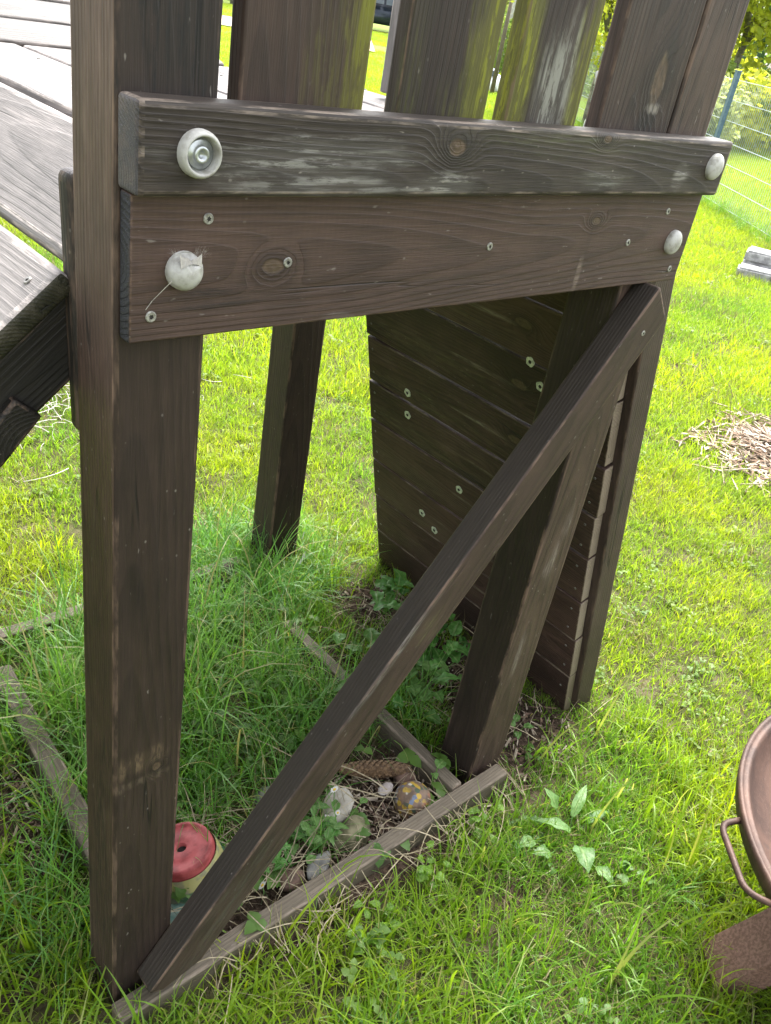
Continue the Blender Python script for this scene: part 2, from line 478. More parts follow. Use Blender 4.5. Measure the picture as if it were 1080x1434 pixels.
E_dark = wood('dark_end_grain', (0.010, 0.012, 0.017), (0.050, 0.062, 0.090), grey_amt=0.0, fleck=0.15, wear=0.2, ring=0.0065, bump=1.0, pith=0.03)
E_pale = wood('pale_end_grain', (0.22, 0.205, 0.16), (0.46, 0.44, 0.37), grey_amt=0.3, fleck=0.2, wear=0.3)
E_moss = wood('mossy_end_grain', (0.006, 0.008, 0.004), (0.050, 0.055, 0.026), grey_amt=0.1, fleck=0.1, wear=0.3, wear_col=(0.12, 0.12, 0.09), bump=1.0, ring=0.004)


def board_mesh(name, L, w, th, mats, bevel=0.004, seg=2, outline=None, sides=None):
    bm = bmesh.new()
    if outline is None:
        outline = [(-L / 2, -w / 2), (L / 2, -w / 2), (L / 2, w / 2), (-L / 2, w / 2)]
    lo = [bm.verts.new((x, y, -th / 2)) for x, y in outline]
    hi = [bm.verts.new((x, y, th / 2)) for x, y in outline]
    n = len(outline)
    bm.faces.new(hi)
    bm.faces.new(lo[::-1])
    for i in range(n):
        bm.faces.new((lo[i], lo[(i + 1) % n], hi[(i + 1) % n], hi[i]))
    bm.normal_update()
    keep = {f.index for f in bm.faces}
    lay = bm.faces.layers.float.new('wear')
    for f in bm.faces:
        f[lay] = -1.0
    if bevel:
        bmesh.ops.bevel(bm, geom=list(bm.edges), offset=bevel, segments=seg, profile=0.6, affect='EDGES', clamp_overlap=True)
    bm.normal_update()
    big = sorted(bm.faces, key=lambda f: -f.calc_area())[:n + 2]
    for f in bm.faces:
        f[lay] = 0.0 if f in big else 1.0
        if abs(f.normal.x) > 0.75 and len(mats) > 1:
            f.material_index = 1
        for (axis_, sg, mi_) in (sides or ()):
            if f.normal[axis_] * sg > 0.75:
                f.material_index = mi_
        f.smooth = f not in big
    if L > 0.25:
        es = [e for e in bm.edges if abs(e.verts[0].co.x - e.verts[1].co.x) > 0.85 * e.calc_length() and e.calc_length() > 0.6 * L]
        bmesh.ops.subdivide_edges(bm, edges=es, cuts=max(3, int(L / 0.05)), use_grid_fill=True)
        sd_ = random.uniform(0, 99)
        for v in bm.verts:
            a_ = mnoise.noise(Vector((v.co.x * 2.3, sd_, 0.0))) * 0.0011
            b_ = mnoise.noise(Vector((v.co.x * 26, v.co.y * 40 + sd_, v.co.z * 40))) * 0.00055
            v.co.y += a_ + b_
            v.co.z += b_ * 0.5
    me = bm_mesh(name, bm)
    for x in mats:
        me.materials.append(x)
    return me


def board(name, c, ex, ey, L, w, th, mats, parent=None, bevel=0.004, seg=2, outline=None, sides=None):
    if not isinstance(mats, (list, tuple)):
        mats = [mats]
    me = board_mesh(name, L, w, th, mats, bevel, seg, outline, sides)
    return link(name, me, None, parent, frame(c, ex, ey))


# ------------------------------------------------------------------ hardware
M_zinc = plain('zinc_screw', (0.17, 0.165, 0.15), (0.33, 0.325, 0.30), 300, 0.45, 0.5, 0.1)
M_rustscrew = plain('dull_screw', (0.12, 0.11, 0.10), (0.28, 0.27, 0.25), 300, 0.5, 0.7, 0.1)
M_tnut = plain('tnut_metal', (0.34, 0.37, 0.30), (0.62, 0.64, 0.55), 120, 0.5, 0.3, 0.2)
M_dark = plain('recess_dark', (0.012, 0.011, 0.010), (0.03, 0.027, 0.025), 100, 0.7, 0.0, 0)
M_cap = plain('off_white_plastic', (0.20, 0.19, 0.165), (0.36, 0.355, 0.335), 70, 0.5, 0.0, 0.15, detail=6, lo=0.28, hi=0.6)
M_silk = plain('spider_silk', (0.26, 0.245, 0.22), (0.40, 0.38, 0.35), 100, 0.8, 0.0, 0)


def screw_mesh(r=0.0045, mats=None):
    """countersunk star-drive head: domed rim, sunk dark star"""
    bm = bmesh.new()
    N = 12
    rings = [(r, -0.0008), (r, 0.0006), (r * 0.86, 0.0012), (r * 0.5, 0.0011)]
    vs_ = []
    for rad, z in rings:
        vs_.append([bm.verts.new((rad * math.cos(2 * math.pi * k / N), rad * math.sin(2 * math.pi * k / N), z)) for k in range(N)])
    star = [bm.verts.new((r * (0.5 if k % 2 else 0.30) * math.cos(2 * math.pi * k / N), r * (0.5 if k % 2 else 0.30) * math.sin(2 * math.pi * k / N), 0.0011)) for k in range(N)]
    deep = [bm.verts.new((v.co.x * 0.9, v.co.y * 0.9, 0.0002)) for v in star]
    seq = vs_ + [star, deep]
    for a, b in zip(seq[:-1], seq[1:]):
        for k in range(N):
            f = bm.faces.new((a[k], a[(k + 1) % N], b[(k + 1) % N], b[k]))
            if b is deep:
                f.material_index = 1
    f = bm.faces.new(deep)
    f.material_index = 1
    me = bm_mesh('screw', bm)
    for x in (mats or [M_zinc, M_dark]):
        me.materials.append(x)
    return me


SCREW = screw_mesh()
SCREW_S = screw_mesh(0.0034, [M_rustscrew, M_dark])


def put_on(parent, name, me, x, y, z, rot=0.0, s=1.0, tilt=0.0):
    """child at a board's local face position"""
    o = bpy.data.objects.new(name, me)
    COL.objects.link(o)
    o.parent = parent
    o.matrix_local = Matrix.Translation((x, y, z)) @ Matrix.Rotation(rot, 4, 'Z') @ Matrix.Rotation(tilt, 4, 'X') @ Matrix.Scale(s, 4)
    return o


def lathe(bm, prof, N=24, M=Matrix.Identity(4), mat=0, cap0=True, cap1=True):
    rs = []
    for r_, z_ in prof:
        rs.append([bm.verts.new(M @ Vector((r_ * math.cos(2 * math.pi * k / N), r_ * math.sin(2 * math.pi * k / N), z_))) for k in range(N)])
    for a, b in zip(rs[:-1], rs[1:]):
        for k in range(N):
            f = bm.faces.new((a[k], a[(k + 1) % N], b[(k + 1) % N], b[k]))
            f.material_index = mat
            f.smooth = True
    if cap0:
        bm.faces.new(rs[0][::-1]).material_index = mat
    if cap1:
        bm.faces.new(rs[-1]).material_index = mat
    return rs


def tube(bm, pts, r, N=8, mat=0, taper=None):
    rings = []
    P = [Vector(p) for p in pts]
    up = Vector((0.13, 0.21, 0.97))
    for i, p in enumerate(P):
        d = (P[min(i + 1, len(P) - 1)] - P[max(i - 1, 0)]).normalized()
        a = d.cross(up)
        if a.length < 1e-3:
            a = d.cross(Vector((1, 0, 0)))
        a.normalize()
        b = d.cross(a)
        rad = r * (taper[i] if taper else 1.0)
        rings.append([bm.verts.new(p + (a * math.cos(2 * math.pi * k / N) + b * math.sin(2 * math.pi * k / N)) * rad) for k in range(N)])
    for u, v in zip(rings[:-1], rings[1:]):
        for k in range(N):
            f = bm.faces.new((u[k], v[k], v[(k + 1) % N], u[(k + 1) % N]))
            f.material_index = mat
            f.smooth = True
    bm.faces.new(rings[0]).material_index = mat
    bm.faces.new(rings[-1][::-1]).material_index = mat


def cap_mesh(kind='closed', r=0.0195):
    bm = bmesh.new()
    if kind == 'open':           # lid gone: a ring with the bolt's seat inside
        prof = [(r, -0.001), (r * 1.0, 0.004), (r * 0.96, 0.0075), (r * 0.88, 0.0100), (r * 0.80, 0.0106), (r * 0.755, 0.0090), (r * 0.70, 0.002)]
        lathe(bm, prof, 32, cap0=False, cap1=False)
        rs_ = [bm.verts.new((r * 0.705 * math.cos(2 * math.pi * k / 32), r * 0.705 * math.sin(2 * math.pi * k / 32), 0.0022)) for k in range(32)]
        f_ = bm.faces.new(rs_)
        f_.material_index = 1
    else:
        prof = [(r, -0.001), (r, 0.0035)]
        for k in range(1, 9):
            a = k / 8 * math.pi / 2
            prof.append((max(r * math.cos(a), 0.0006), 0.0035 + (0.0135 if kind == 'torn' else 0.0095) * math.sin(a)))
        lathe(bm, prof, 28, cap0=False, cap1=True)
        if kind == 'torn':
            for v in bm.verts:   # crumpled, split upper part
                if v.co.y > r * 0.30 and v.co.z > 0.004:
                    k = (v.co.y - r * 0.30) / r
                    n = mnoise.noise(Vector((v.co.x * 260, v.co.y * 260, 1.0)))
                    v.co.z += 0.004 * n - k * 0.006
                    v.co.y += r * 0.10 * n
    return bm_mesh('bolt_cap', bm)


# ------------------------------------------------------------------ PLAY TOWER
TOWER = empty('play_tower')
tag(TOWER, 'dark brown wooden play tower with leaning climbing wall and pickets', 'play tower')
PA = 0.095
TOPZ = 2.05


def post(x, y, mat, z0=-0.12, z1=TOPZ, dx=0.095, dy=0.088, more=(), sides=None):
    return board('corner_post', (x + dx / 2, y + dy / 2, (z0 + z1) / 2), (0, 0, 1), (-1, 0, 0), z1 - z0, dx, dy, [mat, E_dark, *more], TOWER, bevel=0.005, seg=3, sides=sides)


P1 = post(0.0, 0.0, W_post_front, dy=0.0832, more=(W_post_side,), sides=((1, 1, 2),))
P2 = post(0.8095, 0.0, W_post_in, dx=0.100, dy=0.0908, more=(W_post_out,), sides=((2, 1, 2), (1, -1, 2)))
P3 = post(0.8568, 0.8425, W_post)
P4 = post(-0.005, 0.8425, W_post)
# pale knife nicks and a scratch on the near post
bm = bmesh.new()
for (x, z, l) in ((0.034, 0.288, 0.010), (0.040, 0.290, 0.007), (0.031, 0.286, 0.006), (0.056, 0.285, 0.008)):
    v = [bm.verts.new((x, -0.0006, z)), bm.verts.new((x + l, -0.0006, z + 0.0008)), bm.verts.new((x + l, -0.0006, z + 0.0016)), bm.verts.new((x, -0.0006, z + 0.0009))]
    f = bm.faces.new(v)
nick = link('nick_mark', bm_mesh('nick_mark', bm), M_silk, P1)
nick.matrix_local = P1.matrix_local.inverted()
nick['kind'] = 'stuff'

# pickets (front face at y = 0)
PZ0, PZ1 = 1.13, 1.98
pcz = (PZ0 + PZ1) / 2
# stains above are written for a board whose foot (seen) is at local x = 1.318 - pcz
for (x0, x1, mat) in ((0.117, 0.2585, W_p2), (0.3035, 0.4335, W_p3), (0.4695, 0.5985, W_p4), (0.6455, 0.8060, W_p5)):
    board('picket', ((x0 + x1) / 2, 0.0125, pcz + random.uniform(-.004, .004)), (0, 0, 1), (-1, 0, 0), PZ1 - PZ0, x1 - x0, 0.022, [mat, E_dark], TOWER, bevel=0.003)

# front rail (upper beam) and plank under it
BX0, BX1 = 0.0008, 0.9268
beam = board('front_rail', ((BX0 + BX1) / 2, -0.0191, 1.2804), (1, 0, 0), (0, 0, 1), BX1 - BX0, 0.0746, 0.0372, [W_beam, E_grey], TOWER, bevel=0.0060, seg=4)
plank = board('front_plank', (0.4625, -0.0100, 1.1765), (1, 0, 0), (0, 0, 1), 0.9167, 0.1312, 0.0190, [W_plank, E_dark], TOWER, bevel=0.0022, seg=2)
bcx, bcz, byf = (BX0 + BX1) / 2, 1.2804, 0.0187
pcx, pcz2, pyf = 0.4625, 1.1765, 0.0096
for (x, z, s) in ((0.079, 1.221, 1.15), (0.025, 1.135, 1.2), (0.171, 1.177, 1.15), (0.466, 1.181, 1.1), (0.759, 1.175, 1.1), (0.838, 1.217, 1.1), (0.895, 1.130, 1.1)):
    put_on(plank, 'screw', SCREW, x - pcx, z - pcz2, pyf, random.uniform(0, 6), s)
CAP_C, CAP_O, CAP_T = cap_mesh('closed'), cap_mesh('open'), cap_mesh('torn', 0.0175)
for me in (CAP_C, CAP_O, CAP_T):
    me.materials.append(M_cap)
    me.materials.append(plain('cap_inside', (0.10, 0.105, 0.10), (0.16, 0.165, 0.155), 90, 0.6, bump=0.1))
c1 = put_on(beam, 'bolt_cap', CAP_O, 0.0545 - bcx, 1.2795 - bcz, byf)
tag(c1, 'open ring cap showing the bolt head')
bm = bmesh.new()
lathe(bm, [(0.0120, 0.0), (0.0120, 0.0035), (0.0112, 0.0042), (0.0078, 0.0042), (0.0072, 0.0070), (0.0066, 0.0078), (0.0036, 0.0078), (0.0032, 0.0040)], 24, cap0=False)
bo = link('bolt_head', bm_mesh('bolt_head', bm, True), plain('bolt_zinc', (0.30, 0.32, 0.33), (0.46, 0.48, 0.48), 90, 0.35, 0.8, 0.05), beam)
bo.matrix_local = Matrix.Translation((0.0545 - bcx, 1.2795 - bcz, byf))
put_on(beam, 'bolt_cap', CAP_C, 0.888 - bcx, 1.284 - bcz, byf, 0.4, 0.92)
c3 = put_on(plank, 'bolt_cap', CAP_T, 0.0555 - pcx, 1.176 - pcz2, pyf, 0.0, 1.0)
tag(c3, 'cap with split upper edge and spider silk')
put_on(plank, 'bolt_cap', CAP_C, 0.876 - pcx, 1.172 - pcz2, pyf, 1.4, 0.92)
# torn white flap and silk tuft on the split cap
bm = bmesh.new()
N = 9
lo_, hi_ = [], []
for k in range(N):
    u = k / (N - 1)
    x = -0.010 + 0.021 * u
    lo_.append(bm.verts.new((x, 0.006 + 0.004 * math.sin(u * 3.1), 0.0158 - 0.003 * abs(u - .4))))
    top = 0.0180 - 0.005 * math.sin(u * math.pi) + 0.003 * mnoise.noise(Vector((u * 9, 0, 0)))
    hi_.append(bm.verts.new((x * 1.05, top, 0.0125)))
for k in range(N - 1):
    bm.faces.new((lo_[k], lo_[k + 1], hi_[k + 1], hi_[k]))
for k in range(110):
    x = random.choice((-0.008, 0.0085)) + random.gauss(0, 0.004)
    p = Vector((x, 0.016 + random.uniform(-.003, .003), 0.010 + random.uniform(-.004, .004)))
    q = p + Vector((random.gauss(x * .35, .003), random.uniform(.001, .006), random.gauss(0, .003)))
    d = Vector((0.00006, 0.00003, 0))
    bm.faces.new([bm.verts.new(p - d), bm.verts.new(p + d), bm.verts.new(q + d * .4), bm.verts.new(q - d * .4)])
for (a, b) in (((-0.016, -0.006, 0.010), (-0.030, -0.026, 0.0012)), ((-0.030, -0.026, 0.0012), (-0.036, -0.034, 0.0008))):
    d = Vector((0.0003, -0.0003, 0))
    a, b = Vector(a), Vector(b)
    bm.faces.new([bm.verts.new(a - d), bm.verts.new(a + d), bm.verts.new(b + d * .6), bm.verts.new(b - d * .6)])
fl = link('silk_tuft', bm_mesh('silk_tuft', bm), M_silk, plank)
fl.matrix_local = Matrix.Translation((0.0555 - pcx, 1.176 - pcz2, pyf))
fl['kind'] = 'stuff'

# diagonal brace across the front
rt, rb = Vector((0.836, 0, 1.104)), Vector((0.035, 0, 0.062))     # upper arris of the front face
dirb = (rt - rb).normalized()
nrm = Vector((dirb.z, 0, -dirb.x))                                 # towards lower right
wB = 0.071
Lb = (rt - rb).length
cB = (rt + rb) / 2 + nrm * (wB / 2)
cB.y = -0.0232
e1 = -nrm
out = [(-Lb / 2 + 0.012, -wB / 2), (Lb / 2 + 0.004, -wB / 2), (Lb / 2 + 0.020, -wB / 2 + 0.03), (Lb / 2 + 0.012, wB / 2), (-Lb / 2 - 0.004, wB / 2), (-Lb / 2 - 0.016, -wB / 2 + 0.030)]
out = [(-Lb / 2 + 0.060, -wB / 2), (Lb / 2 - 0.002, -wB / 2), (Lb / 2 + 0.012, wB / 2), (-Lb / 2, wB / 2), (-Lb / 2 + 0.004, wB / 2 - 0.028)]
brace = board('diagonal_brace', cB, dirb, e1, Lb, wB, 0.0445, [W_brace, W_brace, W_brace_top], TOWER, bevel=0.0045, seg=3, outline=out, sides=((1, 1, 2),))
put_on(brace, 'screw', SCREW, Lb / 2 - 0.050, 0.004 - wB / 2 + 0.03, 0.0222, 0.3)

# sills round the old sandpit
front_sill = board('sill_board', (0.435, -0.0290, -0.012), (1, 0, 0.004), (0, 0, 1), 0.890, 0.098, 0.034, [W_sill, E_pale], TOWER, bevel=0.004, seg=3)
board('sill_board', (0.100, 0.480, -0.004), (0.05, 1, 0.0), (0, 0, 1), 0.60, 0.105, 0.042, [W_sill, E_pale], TOWER, bevel=0.005, seg=3)
board('sill_board', (0.757, 0.300, -0.008), (0.0, 1, 0), (0, 0, 1), 0.62, 0.10, 0.030, [W_sill, E_pale], TOWER, bevel=0.005, seg=3)
board('sill_board', (0.40, 0.893, -0.008), (1, 0, 0), (0, 0, 1), 0.80, 0.098, 0.034, [W_sill, E_pale], TOWER, bevel=0.005, seg=3)

# deck: boards run front to back
x = 0.118
k = 0
while x < 0.90:
    w = (0.168, 0.175, 0.150, 0.165, 0.120)[k % 5]
    w = min(w, 0.925 - x)
    y1 = 0.945 + random.uniform(-.008, .008)
    y0 = 0.0265 if x > 0.10 else 0.09
    if 0.80 < x + w and x < 0.92:
        y0, y1 = 0.10, 0.835
    o = board('deck_board', (x + w / 2, (y0 + y1) / 2, 1.231 + random.uniform(-.001, .001)), (0, 1, 0), (-1, 0, 0), y1 - y0, w - 0.008, 0.026, [W_deck, E_pale], TOWER, bevel=0.004, seg=2)
    for yy in (0.16, 0.78):
        for dx in (-0.3, 0.3):
            put_on(o, 'screw', SCREW_S, yy - (y0 + y1) / 2, dx * w, 0.0132, random.uniform(0, 6))
    x += w
    k += 1
# joists under the deck
for yy in (0.12, 0.87):
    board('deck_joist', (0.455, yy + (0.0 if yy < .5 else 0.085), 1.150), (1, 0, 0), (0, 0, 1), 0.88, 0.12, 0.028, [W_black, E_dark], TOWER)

# planks rising from the rear edge of the deck
for k in range(5):
    yk = 1.012 + k * 0.114
    board('rear_plank', (0.10, yk, 1.248 + k * 0.0276 + random.uniform(-.002, .002)), (1, 0.0, random.uniform(-.004, .004)), (0, 0.97, 0.24), 1.20, 0.104, 0.024, [W_rear, E_pale], TOWER, bevel=0.007, seg=3)
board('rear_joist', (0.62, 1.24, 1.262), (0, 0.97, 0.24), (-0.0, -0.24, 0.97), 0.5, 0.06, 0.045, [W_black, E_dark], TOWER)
# slim upright at the side of the deck
board('side_upright', (0.8815, 0.662, 1.655), (0, 0, 1), (0, 1, 0), 0.80, 0.034, 0.022, [W_deck, E_pale], TOWER, bevel=0.003)

# ramp on the side: boards cross the slope, which falls towards -x
sl = Vector((-math.cos(R(41)), 0, -math.sin(R(41))))
nup = Vector((-math.sin(R(41)), 0, math.cos(R(41))))
top0 = Vector((0.112, 0, 1.243))
s = 0.0
RY0, RY1 = 0.100, 0.93
for k in range(9):
    w = 0.1475
    c = top0 + sl * (s + w / 2) - nup * 0.013
    c.y = (RY0 + RY1) / 2
    y0 = RY0
    if k == 0:
        c.y += 0.006
    o = board('ramp_board', c, (0, 1, 0), sl, RY1 - RY0, w - 0.006, 0.026, [W_deck, E_moss], TOWER, bevel=0.010, seg=4)
    # local z of this board is the outward normal of the slope or its opposite
    up = 1 if (o.matrix_local.to_3x3() @ Vector((0, 0, 1))).z > 0 else -1
    for yy in (-0.385, 0.385):
        for dx in (-0.28, 0.30):
            put_on(o, 'screw', SCREW_S, yy, dx * w, up * 0.0132, random.uniform(0, 6), 1.35, 0 if up > 0 else math.pi)
    if k in (1, 3, 5, 7):
        cl = top0 + sl * (s + w * 0.5) - nup * 0.155
    s += w + 0.004
Lr = 1.36
for yy in (RY0 + 0.028, RY1 - 0.03):
    c = top0 + sl * (Lr / 2 + 0.09) - nup * (0.026 + 0.0365)
    c.y = yy
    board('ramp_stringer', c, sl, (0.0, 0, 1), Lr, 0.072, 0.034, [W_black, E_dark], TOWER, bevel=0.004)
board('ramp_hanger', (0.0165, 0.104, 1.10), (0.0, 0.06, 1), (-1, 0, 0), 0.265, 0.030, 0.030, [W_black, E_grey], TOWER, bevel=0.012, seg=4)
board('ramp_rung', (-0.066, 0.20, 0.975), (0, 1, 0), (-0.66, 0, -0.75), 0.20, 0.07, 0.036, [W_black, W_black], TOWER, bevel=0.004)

# climbing wall: inner face x = 1.19 - 0.262 z
sw = Vector((-0.262, 0, 1)).normalized()              # up the slope
nin = Vector((-1, 0, -0.262)).normalized()            # towards the inside of the tower
zs = [-0.06, 0.120, 0.245, 0.365, 0.490, 0.602, 0.724, 0.864, 0.985, 1.105, 1.20]
TN = [(0.237, 0.864), (0.207, 0.823), (0.601, 0.630), (0.603, 0.568), (0.551, 0.299), (0.504, 0.271), (0.35, 1.02), (0.42, 0.45), (0.25, 0.18)]
bm = bmesh.new()
N = 24
ring = []
for k in range(N):
    a = 2 * math.pi * k / N
    rad = 0.0105 * (1.0 + 0.07 * math.cos(5 * a))
    ring.append((rad * math.cos(a), rad * math.sin(a)))
o1 = [bm.verts.new((x, y, -0.0005)) for x, y in ring]
o2 = [bm.verts.new((x, y, 0.0009)) for x, y in ring]
i2 = [bm.verts.new((0.0040 * math.cos(2 * math.pi * k / N), 0.0040 * math.sin(2 * math.pi * k / N), 0.0013)) for k in range(N)]
i1 = [bm.verts.new((0.0038 * math.cos(2 * math.pi * k / N), 0.0038 * math.sin(2 * math.pi * k / N), 0.0002)) for k in range(N)]
for a, b, mi in ((o1, o2, 0), (o2, i2, 0), (i2, i1, 1)):
    for k in range(N):
        bm.faces.new((a[k], a[(k + 1) % N], b[(k + 1) % N], b[k])).material_index = mi
bm.faces.new(i1).material_index = 1
TNUT = bm_mesh('insert_nut', bm)
TNUT.materials.append(M_tnut)
TNUT.materials.append(M_dark)
WY0, WY1 = 0.034, 0.747
for k in range(len(zs) - 1):
    za, zb = zs[k], zs[k + 1]
    w = (zb - za) / sw.z
    zc = (za + zb) / 2
    gap = (0.004, 0.003, 0.004, 0.004, 0.006, 0.007, 0.005, 0.003, 0.004, 0.004)[k]
    proud = random.uniform(-0.0012, 0.0012)
    cpt = Vector((1.19 - 0.262 * zc, (WY0 + WY1) / 2, zc)) - nin * (0.013 + proud)
    dy = random.uniform(-.003, .003)
    cpt.y += dy
    o = board('wall_plank', cpt, (0, 1, 0), sw, WY1 - WY0, w - gap, 0.026, [W_wall, E_pale], TOWER, bevel=0.0025, seg=2)
    up = 1 if (o.matrix_local.to_3x3() @ Vector((0, 0, 1))).dot(nin) > 0 else -1
    for yl in (-(WY1 - WY0) / 2 + 0.022, (WY1 - WY0) / 2 - 0.020):
        for dx in (-0.26, 0.24):
            put_on(o, 'screw', SCREW_S, yl + random.uniform(-.003, .003), dx * w, up * 0.0132, random.uniform(0, 6), 0.85, 0 if up > 0 else math.pi)
    for (ty, tz) in TN:
        if za <= tz < zb:
            put_on(o, 'insert_nut', TNUT, ty - cpt.y, (tz - zc) / sw.z, up * 0.0132, random.uniform(0, 6), 1.0, 0 if up > 0 else math.pi)
for yy in (0.0415, 0.722):
    za, zb = -0.07, 1.15
    zc = (za + zb) / 2
    c = Vector((1.19 - 0.262 * zc, yy, zc)) - nin * (0.0265 + 0.030)
    board('wall_stringer', c, sw, (0, 1, 0), (zb - za) / sw.z, 0.048, 0.060, [W_strg, E_pale], TOWER, bevel=0.004, seg=3)

# ------------------------------------------------------------------ fire bowl
RUST = NT('rusty_steel')
rp = RUST.obj()
ra, rb_ = RUST.noise(rp, 9, 5, 0.6), RUST.noise(rp, 160, 3, 0.7)
rc = RUST.mix(RUST.ss(ra, 0.35, 0.68), (0.042, 0.023, 0.017), (0.098, 0.054, 0.038))
rc = RUST.mix(RUST.m('MULTIPLY', RUST.ss(rb_, 0.5, 0.75), 0.4), rc, (0.15, 0.10, 0.078))
rc = RUST.mix(RUST.m('MULTIPLY', RUST.ss(RUST.noise(rp, 34, 4, 0.7), 0.58, 0.74), 0.5), rc, (0.028, 0.020, 0.018))
M_rust = RUST.principled(rc, 0.6, RUST.bump(RUST.m('ADD', rb_, ra), 0.35, 0.0012), 0.25, 0.4)
M_rustleg = plain('rusty_leg', (0.105, 0.056, 0.039), (0.185, 0.108, 0.080), 190, 0.75, 0.1, 0.5, detail=6)
BC = Vector((1.152, -0.814, 0))
FB = empty('fire_bowl', BC)
tag(FB, 'rusty steel fire bowl with bent rod handle standing on the lawn', 'fire bowl')
bm = bmesh.new()
prof = [(0.001, 0.175), (0.12, 0.180), (0.24, 0.205), (0.33, 0.243), (0.392, 0.285), (0.424, 0.322), (0.429, 0.345), (0.4295, 0.3525), (0.4255, 0.356), (0.421, 0.3535), (0.4185, 0.3500),
        (0.4145, 0.3530), (0.410, 0.3510), (0.4065, 0.344), (0.398, 0.322), (0.372, 0.288), (0.315, 0.252), (0.22, 0.216), (0.11, 0.192), (0.001, 0.187)]
lathe(bm, prof, 96, cap0=True, cap1=True)
link('bowl', bm_mesh('bowl', bm), M_rust, FB)
bm = bmesh.new()


def bez(pts, n=6):
    o_ = []
    P = [Vector(p) for p in pts]
    for i in range(len(P)):
        if i in (0, len(P) - 1):
            o_.append(P[i])
            continue
        a = P[i] + (P[i - 1] - P[i]).normalized() * min(0.022, (P[i - 1] - P[i]).length * .45)
        b = P[i] + (P[i + 1] - P[i]).normalized() * min(0.022, (P[i + 1] - P[i]).length * .45)
        for k in range(n + 1):
            u = k / n
            o_.append(a * (1 - u) ** 2 + P[i] * 2 * u * (1 - u) + b * u * u)
    return o_


def polar(deg, r_, z_):
    return Vector((r_ * math.cos(R(deg)), r_ * math.sin(R(deg)), z_))


tube(bm, bez([polar(128.6, 0.426, 0.338), polar(130.2, 0.460, 0.330), polar(146.0, 0.462, 0.330), polar(150.5, 0.426, 0.338)]), 0.0055, 10)
link('handle', bm_mesh('handle', bm), M_rust, FB)
for a in (135, 15, 255):
    d = Vector((math.cos(R(a)), math.sin(R(a)), 0))
    p0 = d * 0.350 + Vector((0, 0, -0.01))
    p1 = d * 0.215 + Vector((0, 0, 0.205))
    ax = (p1 - p0).normalized()
    side = Vector((-d.y, d.x, 0))
    me = board_mesh('foot', (p1 - p0).length, 0.092, 0.060, [M_rustleg], 0.004, 2)
    link('foot', me, None, FB, frame((p0 + p1) / 2, ax, side))
CHIP = plain('dry_wood_chip', (0.24, 0.19, 0.14), (0.46, 0.39, 0.31), 40, 0.9, bump=0.3)
CHIPG = plain('grey_ash_and_twigs', (0.06, 0.055, 0.05), (0.24, 0.22, 0.20), 40, 0.95, bump=0.4)


def chips(name, n, pos, lrange, wrange, mats, tilt=0.5):
    V, F, mi = [], [], []
    for _ in range(n):
        c = Vector(pos())
        L, w, th = random.uniform(*lrange), random.uniform(*wrange), random.uniform(0.002, 0.006)
        M = Matrix.Translation(c) @ Matrix.Rotation(random.uniform(0, 6.28), 4, 'Z') @ Matrix.Rotation(random.gauss(0, tilt), 4, 'Y') @ Matrix.Rotation(random.gauss(0, tilt), 4, 'X')
        b0 = len(V)
        k1, k2 = random.uniform(.3, 1), random.uniform(.3, 1)
        for sx, kk in ((-1, k1), (1, k2)):
            for sy in (-1, 1):
                for sz in (-1, 1):
                    V.append(M @ Vector((sx * L / 2 + random.uniform(-.1, .1) * L, sy * w / 2 * kk, sz * th / 2)))
        for q in ((0, 1, 3, 2), (4, 6, 7, 5), (0, 4, 5, 1), (2, 3, 7, 6), (1, 5, 7, 3), (0, 2, 6, 4)):
            F.append([b0 + i for i in q])
            mi.append(random.randrange(len(mats)))
    me = bpy.data.meshes.new(name)
    me.from_pydata(V, [], F)
    for x in mats:
        me.materials.append(x)
    me.polygons.foreach_set('material_index', mi)
    return me


def bowlpos():
    r_ = 0.27 * math.sqrt(random.random())
    a = random.uniform(0, 6.28)
    return (r_ * math.cos(a), r_ * math.sin(a), 0.20 + 0.012 + r_ * r_ * 0.30 + random.uniform(0, 0.018))


o = link('ash_and_twigs', chips('ash_and_twigs', 900, bowlpos, (0.008, 0.05), (0.003, 0.012), [CHIPG, CHIPG, CHIP]), None, None, Matrix.Translation(BC))
tag(o, 'grey ash and dry twigs lying in the rusty fire bowl', kind='stuff')

# ------------------------------------------------------------------ things in the sandpit
def blob(name, loc, s, mat, seed=0, rough=0.25, sub=3, rot=0.0, flat=None):
    bm = bmesh.new()
    bmesh.ops.create_icosphere(bm, subdivisions=sub, radius=1.0)
    for v in bm.verts:
        n = mnoise.noise(v.co * 1.3 + Vector((seed * 3.1, 0, 0))) + 0.4 * mnoise.noise(v.co * 3.3 + Vector((0, seed * 1.7, 0)))
        v.co *= 1 + rough * n
        if flat and v.co.z > flat:
            v.co.z = flat + (v.co.z - flat) * 0.12
        v.co = Vector((v.co.x * s[0], v.co.y * s[1], v.co.z * s[2]))
    me = bm_mesh(name, bm, True)
    return link(name, me, mat, None, Matrix.Translation(loc) @ Matrix.Rotation(rot, 4, 'Z'))


